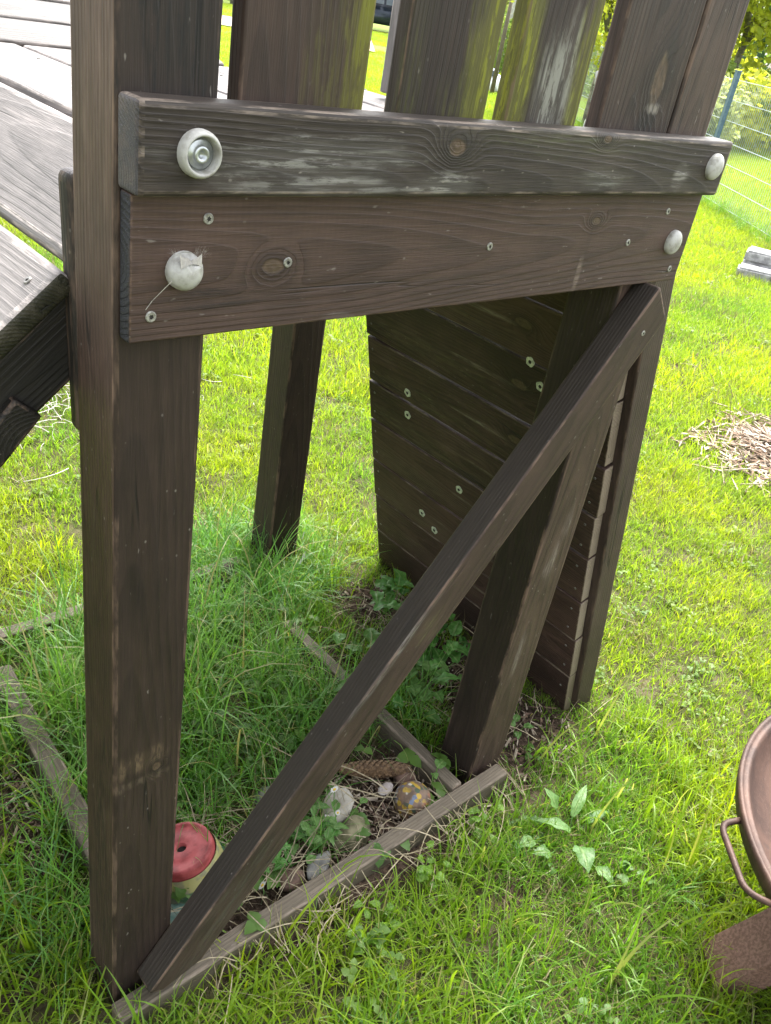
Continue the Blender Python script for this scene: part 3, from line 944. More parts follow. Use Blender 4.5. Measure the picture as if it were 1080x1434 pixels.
POT = empty('flower_pot', (0.212, 0.129, -0.004))
POT.rotation_euler = Matrix.Rotation(R(14), 3, Vector((-0.64, -0.75, 0))).to_euler()
tag(POT, 'upturned flower pot with red base and painted yellow and green side', 'flower pot')
bm = bmesh.new()
lathe(bm, [(0.086, -0.03), (0.086, -0.005), (0.081, 0.002), (0.0620, 0.072), (0.0600, 0.0775)], 40, cap0=False, cap1=False)
pt_ = NT('painted_pot_side')
pp = pt_.obj()
pn = pt_.noise(pp, 22, 3)
pz_ = pt_.m('ADD', pt_.sep(pp)[2], pt_.m('MULTIPLY_ADD', pt_.noise(pp, 26, 2), 0.06, -0.03))
pc_ = pt_.mix(pt_.ss(pz_, 0.050, 0.058), (0.020, 0.075, 0.035), (0.30, 0.28, 0.11))
pc_ = pt_.mix(pt_.ss(pt_.voro(pp, 36), 0.16, 0.20, 1.0, 0.0), pc_, (0.42, 0.33, 0.03))
pc_ = pt_.mix(pt_.m('MULTIPLY', pt_.ss(pt_.noise(pp, 40, 4), 0.46, 0.6), 0.7), pc_, (0.16, 0.15, 0.11))
M_potside = pt_.principled(pc_, 0.55, None)
link('pot_wall', bm_mesh('pot_wall', bm), M_potside, POT)
bm = bmesh.new()
lathe(bm, [(0.0580, 0.074), (0.0560, 0.088), (0.0550, 0.0915), (0.0530, 0.0932), (0.048, 0.0932), (0.0460, 0.0912), (0.030, 0.0915), (0.0285, 0.0922), (0.0105, 0.0915), (0.0095, 0.091), (0.009, 0.083)], 40, cap0=False, cap1=True)
bm.faces.ensure_lookup_table()
bm.faces[len(bm.faces) - 1].material_index = 1
bmo = bm_mesh('pot_base', bm)
bmo.materials.append(plain('faded_red_paint', (0.20, 0.028, 0.030), (0.36, 0.070, 0.072), 40, 0.55, bump=0.2, detail=7))
bmo.materials.append(M_dark)
link('pot_base', bmo, None, POT)
M_teal = plain('turquoise_paint', (0.09, 0.18, 0.155), (0.21, 0.28, 0.25), 50, 0.7, bump=0.5)
M_sand = plain('pale_sandstone', (0.24, 0.22, 0.18), (0.38, 0.36, 0.31), 30, 0.9, bump=0.5, dist=0.004)
M_mossst = plain('mossy_stone', (0.06, 0.06, 0.025), (0.19, 0.175, 0.105), 30, 0.95, bump=0.6, dist=0.004)
M_brown = plain('brown_pebble', (0.07, 0.045, 0.032), (0.17, 0.105, 0.078), 40, 0.8, bump=0.4)
M_greyst = plain('grey_stone', (0.13, 0.125, 0.12), (0.25, 0.245, 0.23), 40, 0.9, bump=0.4)
tag(blob('painted_stone', (0.175, 0.075, 0.0), (0.060, 0.045, 0.035), M_teal, 1), 'rough turquoise painted stone between corner post and brace', 'stone')
tag(blob('sandstone_piece', (0.527, 0.100, 0.015), (0.045, 0.030, 0.038), M_sand, 2, 0.2, rot=0.5, flat=0.5), 'pale broken sandstone beside the daisies', 'stone')
tag(blob('mossy_stone', (0.520, 0.040, 0.0), (0.048, 0.030, 0.034), M_mossst, 4, 0.2, rot=0.2), 'mossy tan stone in front of the pale sandstone', 'stone')
tag(blob('mossy_stone', (0.315, 0.095, 0.0), (0.050, 0.040, 0.032), M_mossst, 6, 0.2), 'mossy stone beside the brace near the red pot', 'stone')
tag(blob('brown_stone', (0.358, 0.022, 0.005), (0.027, 0.022, 0.020), M_brown, 8, 0.12), 'round brown stone touching the front sill', 'stone')
tag(blob('flat_stone', (0.415, 0.015, 0.01), (0.034, 0.018, 0.014), M_greyst, 9, 0.2, rot=0.4, flat=0.4), 'flat grey stone leaning on the front sill', 'stone')
tag(blob('shell_stone', (0.636, 0.078, 0.020), (0.020, 0.013, 0.008), plain('pinkish_stone', (0.30, 0.26, 0.24), (0.48, 0.44, 0.42), 60, 0.8), 10, 0.15, rot=0.2), 'small pinkish grey pebble below the spruce cone', 'stone')
tag(blob('dark_stone', (0.700, 0.085, 0.008), (0.026, 0.02, 0.018), M_brown, 12, 0.2), 'dull brown stone between the cone tip and the sill', 'stone')
tag(blob('grey_rock', (0.43, 0.20, 0.0), (0.03, 0.03, 0.02), M_greyst, 14, 0.2), 'grey stone half hidden behind the brace among weeds', 'stone')

bt = NT('mosaic_paint')
bp = bt.obj()
vz = bt.n('ShaderNodeTexVoronoi')
bt.put(vz.inputs['Vector'], bp)
vz.inputs['Scale'].default_value = 95
cr = bt.n('ShaderNodeValToRGB')
cr.color_ramp.interpolation = 'CONSTANT'
cols = [(0.0, (0.16, 0.105, 0.07)), (0.30, (0.36, 0.24, 0.03)), (0.56, (0.12, 0.15, 0.22)), (0.66, (0.22, 0.10, 0.06)), (0.78, (0.45, 0.42, 0.36)), (0.84, (0.05, 0.08, 0.05)), (0.92, (0.30, 0.20, 0.05))]
el = cr.color_ramp.elements
el[0].position, el[0].color = 0, (*cols[0][1], 1)
el[1].position, el[1].color = cols[1][0], (*cols[1][1], 1)
for p_, c_ in cols[2:]:
    e_ = el.new(p_)
    e_.color = (*c_, 1)
bt.t.links.new(bt.sep(vz.outputs['Color'])[0], cr.inputs[0])
bcol = bt.mix(bt.ss(vz.outputs['Distance'], 0.52, 0.68), cr.outputs[0], (0.15, 0.10, 0.07))
bcol = bt.mix(bt.m('MULTIPLY', bt.ss(bt.noise(bp, 45, 4), 0.45, 0.62), 0.75), bcol, (0.07, 0.05, 0.035))
o = blob('painted_ball', (0.672, 0.030, 0.010), (0.040, 0.040, 0.040), bt.principled(bcol, 0.6, bt.bump(vz.outputs['Distance'], 0.4, 0.002)), 3, 0.03, 4)
tag(o, 'weathered ball with yellow and blue paint spots behind the sill', 'ball')

# spruce cone
CONE = empty('spruce_cone', (0.645, 0.125, 0.030))
tag(CONE, 'long brown spruce cone lying in the sandpit', 'cone')
ca, cb = Vector((0.575, 0.165, 0.034)) - Vector(CONE.location), Vector((0.708, 0.088, 0.028)) - Vector(CONE.location)
ax = (cb - ca).normalized()
u_ = ax.cross(Vector((0, 0, 1))).normalized()
w_ = u_.cross(ax)
Lc = (cb - ca).length
prof_r = lambda s_: 0.0175 * (math.sin(math.pi * min(1, max(0, s_ * 0.92 + 0.06))) ** 0.5)
bm = bmesh.new()
tube(bm, [ca + ax * Lc * k / 8 for k in range(9)], 0.78, 10, taper=[prof_r(k / 8) for k in range(9)])
link('cone_core', bm_mesh('cone_core', bm), plain('cone_core_brown', (0.035, 0.02, 0.012), (0.09, 0.055, 0.032), 60, 0.8), CONE)
bm = bmesh.new()
nsc = 210
for k in range(nsc):
    s_ = (k + 0.5) / nsc
    a = k * 2.39996
    rad = prof_r(s_)
    er = u_ * math.cos(a) + w_ * math.sin(a)
    et = ax.cross(er)
    b0 = ca + ax * (s_ * Lc) + er * rad * 0.70
    tip = b0 + ax * 0.011 + er * (rad * 0.42)
    mid = b0 + ax * 0.006 + er * (rad * 0.34)
    wd = 0.0058 * (0.5 + rad / 0.0175 * 0.5)
    v = [bm.verts.new(b0 - et * wd * .6), bm.verts.new(b0 + et * wd * .6), bm.verts.new(mid + et * wd), bm.verts.new(tip), bm.verts.new(mid - et * wd)]
    bm.faces.new(v)
sc_ = link('cone_scales', bm_mesh('cone_scales', bm), plain('cone_scale_brown', (0.075, 0.043, 0.022), (0.19, 0.118, 0.062), 140, 0.65), CONE)
sc_['kind'] = 'stuff'

# ------------------------------------------------------------------ fence, pavers, far things
M_fpost = plain('blue_grey_coated_steel', (0.060, 0.105, 0.155), (0.085, 0.140, 0.200), 30, 0.5, bump=0)
M_wire = plain('galvanised_wire', (0.30, 0.34, 0.34), (0.40, 0.45, 0.44), 30, 0.5, bump=0)
FA, FBv = Vector((9.46, 4.67, 0)), Vector((8.099, 3.013, 0))
fd = (FBv - FA).normalized()
fn = Vector((-fd.y, fd.x, 0))
FENCE = empty('mesh_fence', FA)
tag(FENCE, 'wire mesh garden fence with blue grey steel posts', 'fence')
SP = 2.51
for i in range(-5, 5):
    if i == 0 or i in (-1, -2, -3, 1, 2, 3, -4, 4):
        bm = bmesh.new()
        p = fd * (i * SP)
        M = frame(p + Vector((0, 0, 0.66)), (0, 0, 1), fd)
        bmesh.ops.create_cube(bm, size=1.0, matrix=M @ Matrix.Diagonal((1.34, 0.085, 0.045, 1)))
        bmesh.ops.bevel(bm, geom=list(bm.edges), offset=0.004, segments=1, affect='EDGES')
        bmesh.ops.create_cube(bm, size=1.0, matrix=frame(p + Vector((0, 0, 1.335)), (0, 0, 1), fd) @ Matrix.Diagonal((0.012, 0.092, 0.05, 1)))
        po = link('fence_post', bm_mesh('fence_post', bm), M_fpost, FENCE)
        if i in (0, 1):
            for hz in (0.25, 0.66, 1.04, 1.24):
                bm = bmesh.new()
                bmesh.ops.create_cube(bm, size=1.0, matrix=frame(p + fn * 0.034 - fd * 0.02 + Vector((0, 0, hz)), (0, 0, 1), fd) @ Matrix.Diagonal((0.03, 0.045, 0.02, 1)))
                bmesh.ops.bevel(bm, geom=list(bm.edges), offset=0.004, segments=1, affect='EDGES')
                link('clamp', bm_mesh('clamp', bm), M_wire, po)
bm = bmesh.new()


def wire(bm, a, b, r_):
    d = (b - a).normalized()
    s1 = d.cross(Vector((0.3, 0.5, 0.81))).normalized() * r_
    s2 = d.cross(s1.normalized()) * r_
    q = [s1, s2, -s1, -s2]
    va = [bm.verts.new(a + x) for x in q]
    vb = [bm.verts.new(b + x) for x in q]
    for k in range(4):
        bm.faces.new((va[k], va[(k + 1) % 4], vb[(k + 1) % 4], vb[k]))


def panel(i):
    bm = bmesh.new()
    p0, p1 = fd * (i * SP + 0.01), fd * ((i + 1) * SP - 0.01)
    off = fn * 0.03
    for k in range(51):
        q = p0.lerp(p1, k / 50) + off
        wire(bm, q + Vector((0, 0, 0.04)), q + Vector((0, 0, 1.26)), 0.0028)
    for k in range(7):
        z_ = Vector((0, 0, 0.05 + k * 0.20))
        for s_ in (-1, 1):
            wire(bm, p0 + off + z_ + fn * 0.005 * s_, p1 + off + z_ + fn * 0.005 * s_, 0.0028)
    return bm_mesh('mesh_panel', bm)


for i in range(-4, 4):
    o = link('mesh_panel', panel(i), M_wire, FENCE)
    o['kind'] = 'stuff'

# weathered paver blocks by the fence
M_pave = plain('weathered_concrete', (0.19, 0.185, 0.19), (0.34, 0.335, 0.34), 22, 0.9, bump=0.4, dist=0.004)
pd = Vector((0.42, -0.90, 0)).normalized()
pn_ = Vector((pd.y, -pd.x, 0))
blk = []
base = Vector((6.64, 2.30, 0))


def paver(p, L, w, h, label, rz=0.0):
    bm = bmesh.new()
    bmesh.ops.create_cube(bm, size=1.0, matrix=Matrix.Diagonal((L, w, h, 1)))
    bmesh.ops.bevel(bm, geom=list(bm.edges), offset=0.014, segments=2, affect='EDGES')
    for v in bm.verts:
        v.co += Vector((1, 1, 1)) * 0.006 * mnoise.noise(v.co * 9 + p)
    o = link('paver_block', bm_mesh('paver_block', bm), M_pave, None, frame(p, pd, -pn_) @ Matrix.Rotation(rz, 4, 'Z'))
    tag(o, label, 'paver', 'grey pavers laid in two rows by the fence')


hp = 0.085
for k, lb in enumerate(('grey paver ending the raised row by the fence', 'grey paver second along the raised row by the fence', 'grey paver third along the raised row by the fence')):
    paver(base + pd * (k * 0.275 + 0.02) + Vector((0.10, 0.16, hp * 1.5 - 0.01)), 0.265, 0.25, hp, lb, random.uniform(-.03, .03))
    paver(base + pd * (k * 0.275 + 0.02) + Vector((0.10, 0.16, hp * 0.5 - 0.012)), 0.268, 0.26, hp, ('grey paver hidden under the end of the raised row', 'grey paver under the second block of the raised row', 'grey paver under the third block of the raised row')[k], random.uniform(-.03, .03))
for k, lb in enumerate(('low pale paver ending the row lying on the grass', 'low pale paver second along the row on the grass', 'low pale paver third along the row on the grass')):
    paver(base + pd * (k * 0.27 - 0.02) + Vector((-0.16, 0.02, hp * 0.35)), 0.262, 0.20, hp, lb, random.uniform(-.05, .05))

# wood chip heap
def chippos():
    while True:
        x, y = random.gauss(3.32, 0.22), random.gauss(0.50, 0.20)
        d = math.hypot((x - 3.34) / 0.52, (y - 0.50) / 0.42) + 0.5 * mnoise.noise(Vector((x * 4, y * 4, 8)))
        if d < 1.05:
            return (x, y, 0.006 + 0.045 * max(0, 1 - d * 1.1) + random.uniform(0, 0.01))


o = link('wood_chips', chips('wood_chips', 1300, chippos, (0.02, 0.13), (0.004, 0.015), [CHIP, CHIP, plain('bark_brown', (0.11, 0.066, 0.04), (0.21, 0.14, 0.09), 40, 0.9)], 0.22))
tag(o, 'heap of splintered wood chips and bark on the lawn', kind='stuff')

# trees and shrubs
def leafcloud(name, lobes, n, size, mat, seed, parent, flat=0.0):
    rg = np.random.default_rng(seed)
    V, F, RN = [], [], []
    tot = sum(l[3] ** 2 for l in lobes)
    for (cx, cy_, cz, rad) in lobes:
        m_ = int(n * rad ** 2 / tot)
        for _ in range(m_):
            d = rg.normal(size=3)
            d /= np.linalg.norm(d)
            rr_ = rad * rg.uniform(0.25, 1.0) ** 0.45 * (1 + 0.25 * mnoise.noise(Vector(d * 2.2) + Vector((seed, cx, cz))))
            c = Vector((cx, cy_, cz)) + Vector(d * rr_)
            if mnoise.noise(c * (1.1 / rad) + Vector((seed, 0, 0))) < -0.22:
                continue
            s_ = size * rg.uniform(0.5, 1.3)
            nrm_ = Vector(d) * 0.6 + Vector(rg.normal(size=3)) * 0.7 + Vector((0, 0, 0.5))
            nrm_.normalize()
            a = nrm_.cross(Vector(rg.normal(size=3))).normalized() * s_
            b = nrm_.cross(a) * 0.55
            b0 = len(V)
            V += [c - a, c + b - a * 0.1, c + a, c - b - a * 0.1]
            F.append((b0, b0 + 1, b0 + 2, b0 + 3))
            RN.append(rg.uniform())
    me = bpy.data.meshes.new(name)
    me.from_pydata(V, [], F)
    at_ = me.attributes.new('rnd', 'FLOAT', 'FACE')
    at_.data.foreach_set('value', RN)
    return link(name, me, mat, parent)


M_bark = plain('bark', (0.11, 0.10, 0.085), (0.24, 0.22, 0.19), 14, 0.95, bump=0.7, dist=0.01)
M_paleb = plain('pale_bark', (0.34, 0.33, 0.32), (0.55, 0.54, 0.52), 9, 0.95, bump=0.5, dist=0.01)
L_yel = leafmat('yellow_green_leaves', (0.22, 0.26, 0.03), (0.34, 0.36, 0.05), trans=0.55)
L_mid = leafmat('mid_green_leaves', (0.11, 0.17, 0.04), (0.20, 0.27, 0.07), trans=0.5)
L_dark = leafmat('dark_green_leaves', (0.035, 0.080, 0.035), (0.075, 0.135, 0.055), trans=0.3)
L_grey = leafmat('grey_green_leaves', (0.20, 0.23, 0.11), (0.30, 0.34, 0.18), trans=0.5)


def tree(name, x, y, h, r_, mat, label, cat, bark=None, seed=1, n=2600, size=0.13, trunk=0.35, group=None):
    root = empty(name, (x, y, 0))
    tag(root, label, cat, group)
    rg = random.Random(seed)
    bm = bmesh.new()
    th = h * trunk
    pts = [Vector((0.05 * rg.gauss(0, 1) * k, 0.05 * rg.gauss(0, 1) * k, h * 0.8 * k / 5 - 0.1)) for k in range(6)]
    tube(bm, pts, h * 0.012 + 0.03, 8, taper=[1.3, 1, .8, .6, .4, .2])
    for k in range(6):
        b0 = pts[2 + k % 3]
        a = rg.uniform(0, 6.28)
        e = b0 + Vector((math.cos(a) * r_ * .7, math.sin(a) * r_ * .7, h * rg.uniform(.1, .3)))
        tube(bm, [b0, b0.lerp(e, .5) + Vector((0, 0, .1 * h)), e], h * 0.011 + 0.01, 6, taper=[1, .7, .3])
    link('trunk', bm_mesh('trunk', bm), bark or M_bark, root)
    lobes = []
    for k in range(9):
        a = rg.uniform(0, 6.28)
        q = rg.uniform(0.1, 0.65) * r_
        lobes.append((math.cos(a) * q, math.sin(a) * q, th + (h - th) * rg.uniform(0.15, 0.85), r_ * rg.uniform(0.35, 0.6)))
    leafcloud('crown', lobes, n, size, mat, seed, root)
    return root


def shrub(name, x, y, h, r_, mat, label, seed, n=1200, size=0.08, group=None, cat='shrub'):
    root = empty(name, (x, y, 0))
    tag(root, label, cat, group)
    rg = random.Random(seed)
    bm = bmesh.new()
    for k in range(5):
        a = rg.uniform(0, 6.28)
        tube(bm, [Vector((0, 0, -.05)), Vector((math.cos(a) * r_ * .3, math.sin(a) * r_ * .3, h * .4)), Vector((math.cos(a) * r_ * .6, math.sin(a) * r_ * .6, h * .8))], 0.02, 5, taper=[1, .7, .3])
    link('stem', bm_mesh('stem', bm), M_bark, root)
    lobes = []
    for k in range(6):
        a = rg.uniform(0, 6.28)
        q = rg.uniform(0.1, 0.7) * r_
        lobes.append((math.cos(a) * q, math.sin(a) * q, h * rg.uniform(0.3, 0.7), r_ * rg.uniform(0.35, 0.55)))
    leafcloud('foliage', lobes, n, size, mat, seed, root)
    return root


def along(u, v, d):
    """a spot on the ground d metres out along the view past photo column u (planning aid for far planting)"""
    r_ = RX * ((u - 540) / 1200.11) + RD * ((v - 717) / 1200.11) + RF
    h = Vector((r_.x, r_.y, 0)).normalized()
    return CAMPOS.x + h.x * d, CAMPOS.y + h.y * d


G1 = 'trees standing beyond the lawn'
x, y = along(1042, 60, 24)
tree('yellow_tree', x, y, 6.0, 2.1, L_yel, 'yellow green tree beside the dark conifer beyond the fence', 'tree', seed=3, n=11000, size=0.095, trunk=.04, group=G1)
x, y = along(1092, 60, 30)
tree('dark_tree', x, y, 7.0, 2.2, L_dark, 'dense dark green tree behind the yellow green one', 'tree', seed=5, n=8000, size=0.10, trunk=.08, group=G1)
x, y = along(852, 60, 17)
tree('yellow_tree', x, y, 4.6, 1.5, L_yel, 'yellow leaved tree seen between the last two pickets', 'tree', seed=8, n=8000, size=0.062, trunk=.22, group=G1)
x, y = along(715, 30, 33)
tree('grey_tree', x, y, 8.0, 2.8, L_grey, 'pale grey green tree seen between the two mossy pickets', 'tree', M_paleb, 11, 3600, 0.16, .2, group=G1)
x, y = along(330, -40, 44)
tree('leafy_tree', x, y, 8.0, 3.2, L_mid, 'mid green tree far behind the deck', 'tree', M_bark, 13, 3000, 0.2, .3, group=G1)
x, y = along(440, -20, 52)
tree('leafy_tree', x, y, 10, 4.0, L_grey, 'soft grey green tree far behind the second picket', 'tree', M_bark, 17, 3000, 0.24, .25, group=G1)
x, y = along(960, 60, 36)
tree('leafy_tree', x, y, 7.5, 3.0, L_mid, 'mid green tree behind the last picket and post', 'tree', M_bark, 19, 3200, 0.18, .2, group=G1)
x, y = along(620, 0, 48)
tree('leafy_tree', x, y, 9, 3.8, L_mid, 'broad green tree far behind the third picket', 'tree', M_bark, 23, 3000, 0.24, .25, group=G1)
x, y = along(1180, 80, 26)
tree('leafy_tree', x, y, 6.5, 2.6, L_mid, 'green tree off beyond the fence end', 'tree', M_bark, 29, 3000, 0.15, .2, group=G1)
x, y = along(-60, -100, 40)
tree('leafy_tree', x, y, 8.5, 3.6, L_mid, 'green tree far behind the rear planks', 'tree', M_bark, 31, 2600, 0.2, .2, group=G1)
# the far edge of the gardens: a wood that reads as one mass
lb_ = []
rgw = random.Random(77)
for k in range(70):
    a_ = R(-40 + 170 * k / 69)
    d_ = rgw.uniform(62, 78)
    hh = rgw.uniform(2.2, 4.2)
    lb_.append((CAMPOS.x + d_ * math.cos(a_), CAMPOS.y + d_ * math.sin(a_), hh * 0.55, hh))
o = leafcloud('far_wood', lb_, 26000, 0.42, L_mid, 91, None)
tag(o, 'hazy green wood and hedges closing off the far gardens', kind='stuff')
# gnarled grey trunk behind the fence
x, y = along(846, 120, 15.5)
root = empty('gnarled_trunk', (x, y, 0))
tag(root, 'gnarled grey tree stump just behind the wire fence', 'tree stump')
bm = bmesh.new()
tube(bm, [(0, 0, -.1), (0.02, 0.01, .2), (0.10, -.04, .5), (0.09, .02, .75), (0.2, .0, 1.0)], 0.15, 10, taper=[1.5, 1.1, .9, 1.0, .6])
tube(bm, [(0.08, 0, .55), (-0.1, .05, .8), (-.12, .1, .95)], 0.08, 8, taper=[1, .8, .5])
for v in bm.verts:
    v.co += Vector((1, 1, 0.3)) * 0.05 * mnoise.noise(v.co * 7)
link('trunk', bm_mesh('trunk', bm), M_paleb, root)
# slim pale pole
x, y = along(697, 90, 20.5)
bm = bmesh.new()
tube(bm, [(0, 0, -.1), (0.01, 0.0, 1.0), (0.03, 0.0, 2.1)], 0.045, 8, taper=[1.1, 1, .8])
o = link('wooden_stake', bm_mesh('wooden_stake', bm), W_sill, None, Matrix.Translation((x, y, 0)))
tag(o, 'slim pale stake on the far lawn between two pickets', 'stake')
# white bundle on the far lawn
x, y = along(700, 118, 21.2)
BUN = empty('garden_bundle', (x, y, 0))
tag(BUN, 'white garden bundle with dark lid lying at the far lawn edge', 'bundle')
M_wht = plain('white_sheeting', (0.62, 0.63, 0.68), (0.80, 0.80, 0.82), 8, 0.6, bump=0.5, dist=0.02)
bm = bmesh.new()
for k in range(6):
    rg = random.Random(k)
    c = Vector((rg.uniform(-.25, .25), rg.uniform(-.3, .3), rg.uniform(0.05, .2)))
    g = bmesh.ops.create_icosphere(bm, subdivisions=2, radius=0.17, matrix=Matrix.Translation(c))
    for v in g['verts']:
        v.co += (v.co - c) * 0.5 * mnoise.noise(v.co * 9)
link('sheeting', bm_mesh('sheeting', bm, True), M_wht, BUN)
link('lid', board_mesh('lid', 0.3, 0.22, 0.12, [plain('slate_blue', (0.05, 0.06, 0.09), (0.09, 0.10, 0.14), 10, 0.5)], 0.02), None, BUN, frame((-0.12, 0.15, 0.36), (0.7, 0.7, 0.1), (-.7, .7, 0)))

G2 = 'shrubs along the back of the garden'
sh = [(1010, 120, 17.5, 1.2, 0.9, L_grey, 'grey green shrub rising behind the fence post'), (1050, 118, 19.0, 1.25, 1.1, L_yel, 'yellow green shrub just behind the wire fence'),
      (1086, 135, 21, 1.1, 1.1, L_grey, 'pale shrub beside the stone bank'), (1028, 112, 23, 1.5, 1.2, L_mid, 'mid green shrub below the yellow green tree'),
      (1130, 140, 20, 1.3, 1.2, L_mid, 'green shrub past the end of the bank'), (812, 60, 27, 1.6, 1.3, L_grey, 'pale shrub low behind the gnarled stump'),
      (868, 60, 25, 1.5, 1.3, L_mid, 'green shrub at the foot of the yellow leaved tree'), (725, 60, 30, 1.5, 1.3, L_mid, 'green shrub under the pale grey green tree'),
      (690, 40, 36, 1.7, 1.5, L_grey, 'grey green shrub behind the slim stake'), (335, -10, 50, 2.2, 2.2, L_mid, 'green shrub at the far end of the lawn')]
for k, (u, v, d, h, r_, mt, lb) in enumerate(sh):
    x, y = along(u, v, d)
    shrub('garden_shrub', x, y, h, r_, mt, lb, 40 + k, 2600, 0.045 + 0.0014 * d, G2)
# low dry-stone bank beyond the fence
M_stone = plain('dry_stone', (0.27, 0.235, 0.20), (0.46, 0.41, 0.37), 7, 0.95, bump=0.6, dist=0.02)
x, y = along(1075, 75, 25.5)
WALLT = empty('stone_wall', (x, y, 0))
tag(WALLT, 'low pinkish dry stone wall beneath the far trees', 'wall')
bms = []
for k in range(4):
    bm = bmesh.new()
    bmesh.ops.create_cube(bm, size=1.0, matrix=Matrix.Diagonal((random.uniform(.4, .6), 0.4, 0.26, 1)))
    bmesh.ops.bevel(bm, geom=list(bm.edges), offset=0.05, segments=2, affect='EDGES')
    for v in bm.verts:
        v.co += Vector((1, 1, 1)) * 0.05 * mnoise.noise(v.co * 4 + Vector((k * 5, 0, 0)))
    me = bm_mesh('stone', bm)
    me.materials.append(M_stone)
    bms.append(me)
wd_ = Vector((fd.x, fd.y, 0))
for row in range(5):
    for k in range(9):
        p = wd_ * ((k - 2.5 + 0.5 * (row % 2)) * 0.54) + Vector((0, 0, 0.10 + row * 0.25))
        o = link('stone', bms[(row * 3 + k) % 4], None, WALLT, frame(p + Vector((random.uniform(-.05, .05), 0, 0)), wd_, (0, 0, 1)) @ Matrix.Rotation(R(90), 4, 'X') @ Matrix.Rotation(random.uniform(-.1, .1), 4, 'Z'))

# parked car far across the lawn
x, y = along(535, 44, 43.5)
hv = Vector((x - CAMPOS.x, y - CAMPOS.y, 0)).normalized()
CAR = empty('parked_car', (x, y, 0), math.atan2(hv.y, hv.x) - R(78))
tag(CAR, 'dark blue car parked beyond the path across the lawn', 'car')
M_car = plain('dark_car_paint', (0.016, 0.022, 0.036), (0.022, 0.030, 0.045), 3, 0.25, 0.3, 0)
M_glass = plain('car_glass', (0.10, 0.13, 0.16), (0.14, 0.17, 0.20), 2, 0.08, 0.0, 0, spec=1.0)
M_tyre = plain('tyre_rubber', (0.015, 0.015, 0.015), (0.03, 0.03, 0.03), 30, 0.9, bump=0)
side = [(-2.1, .28), (-2.15, .55), (-2.05, .86), (-1.75, .96), (-1.35, 1.0), (-.75, 1.38), (-.2, 1.46), (.55, 1.43), (1.15, 1.02), (1.75, .93), (2.08, .75), (2.13, .45), (2.08, .28)]
bm = bmesh.new()
L_ = []
for sy, kk in ((-0.86, 1), (0.86, 1)):
    L_.append([bm.verts.new((px_, sy * (1.0 if pz2 < 1.0 else 0.80), pz2)) for px_, pz2 in side])
bm.faces.new(L_[0])
bm.faces.new(L_[1][::-1])
for k in range(len(side)):
    k2 = (k + 1) % len(side)
    bm.faces.new((L_[0][k], L_[1][k], L_[1][k2], L_[0][k2]))
bmesh.ops.recalc_face_normals(bm, faces=bm.faces)
bmesh.ops.bevel(bm, geom=list(bm.edges), offset=0.06, segments=2, affect='EDGES')
link('body', bm_mesh('body', bm, True), M_car, CAR)
for sy in (-1, 1):
    for pts_ in ([(-1.18, 1.05), (-.72, 1.34), (-.25, 1.40), (-.25, 1.05)], [(-.15, 1.05), (-.15, 1.40), (.5, 1.37), (.98, 1.05)]):
        bm = bmesh.new()
        bm.faces.new([bm.verts.new((a, sy * (0.845 - (b - 1.0) * 0.38), b)) for a, b in pts_])
        bmesh.ops.solidify(bm, geom=bm.faces[:], thickness=0.02)
        link('side_window', bm_mesh('side_window', bm), M_glass, CAR)
    for wx in (-1.32, 1.32):
        bm = bmesh.new()
        lathe(bm, [(0.20, -.10), (0.31, -.09), (0.32, 0), (0.31, .09), (0.20, .10)], 24, Matrix.Translation((wx, sy * .80, .32)) @ Matrix.Rotation(R(90), 4, 'X'))
        w0 = link('wheel', bm_mesh('wheel', bm), M_tyre, CAR)
        bm = bmesh.new()
        lathe(bm, [(0.19, -.105), (0.19, .105)], 16, Matrix.Translation((wx, sy * .80, .32)) @ Matrix.Rotation(R(90), 4, 'X'))
        link('rim', bm_mesh('rim', bm), M_zinc, w0)
bm = bmesh.new()
bm.faces.new([bm.verts.new(p) for p in ((1.16, -.62, 1.06), (.60, -.60, 1.40), (.60, .60, 1.40), (1.16, .62, 1.06))])
bmesh.ops.solidify(bm, geom=bm.faces[:], thickness=0.05)
link('windscreen', bm_mesh('windscreen', bm), M_glass, CAR)

# ------------------------------------------------------------------ vegetation
GR = leafmat('grass_blade', (0.070, 0.185, 0.016), (0.158, 0.300, 0.026), yel=(0.275, 0.345, 0.008), trans=0.50, rough=0.38, inst=True, tipc=(0.30, 0.26, 0.12))
CLV = leafmat('clover_leaf', (0.060, 0.135, 0.024), (0.105, 0.195, 0.035), yel=(0.19, 0.25, 0.03), trans=0.38, rough=0.5, inst=True)
WEED = leafmat('weed_leaf', (0.085, 0.185, 0.042), (0.145, 0.260, 0.080), trans=0.34, rough=0.42, rib=True)
WEEDD = leafmat('dark_weed_leaf', (0.055, 0.165, 0.030), (0.115, 0.260, 0.060), trans=0.3, rough=0.45, rib=True)


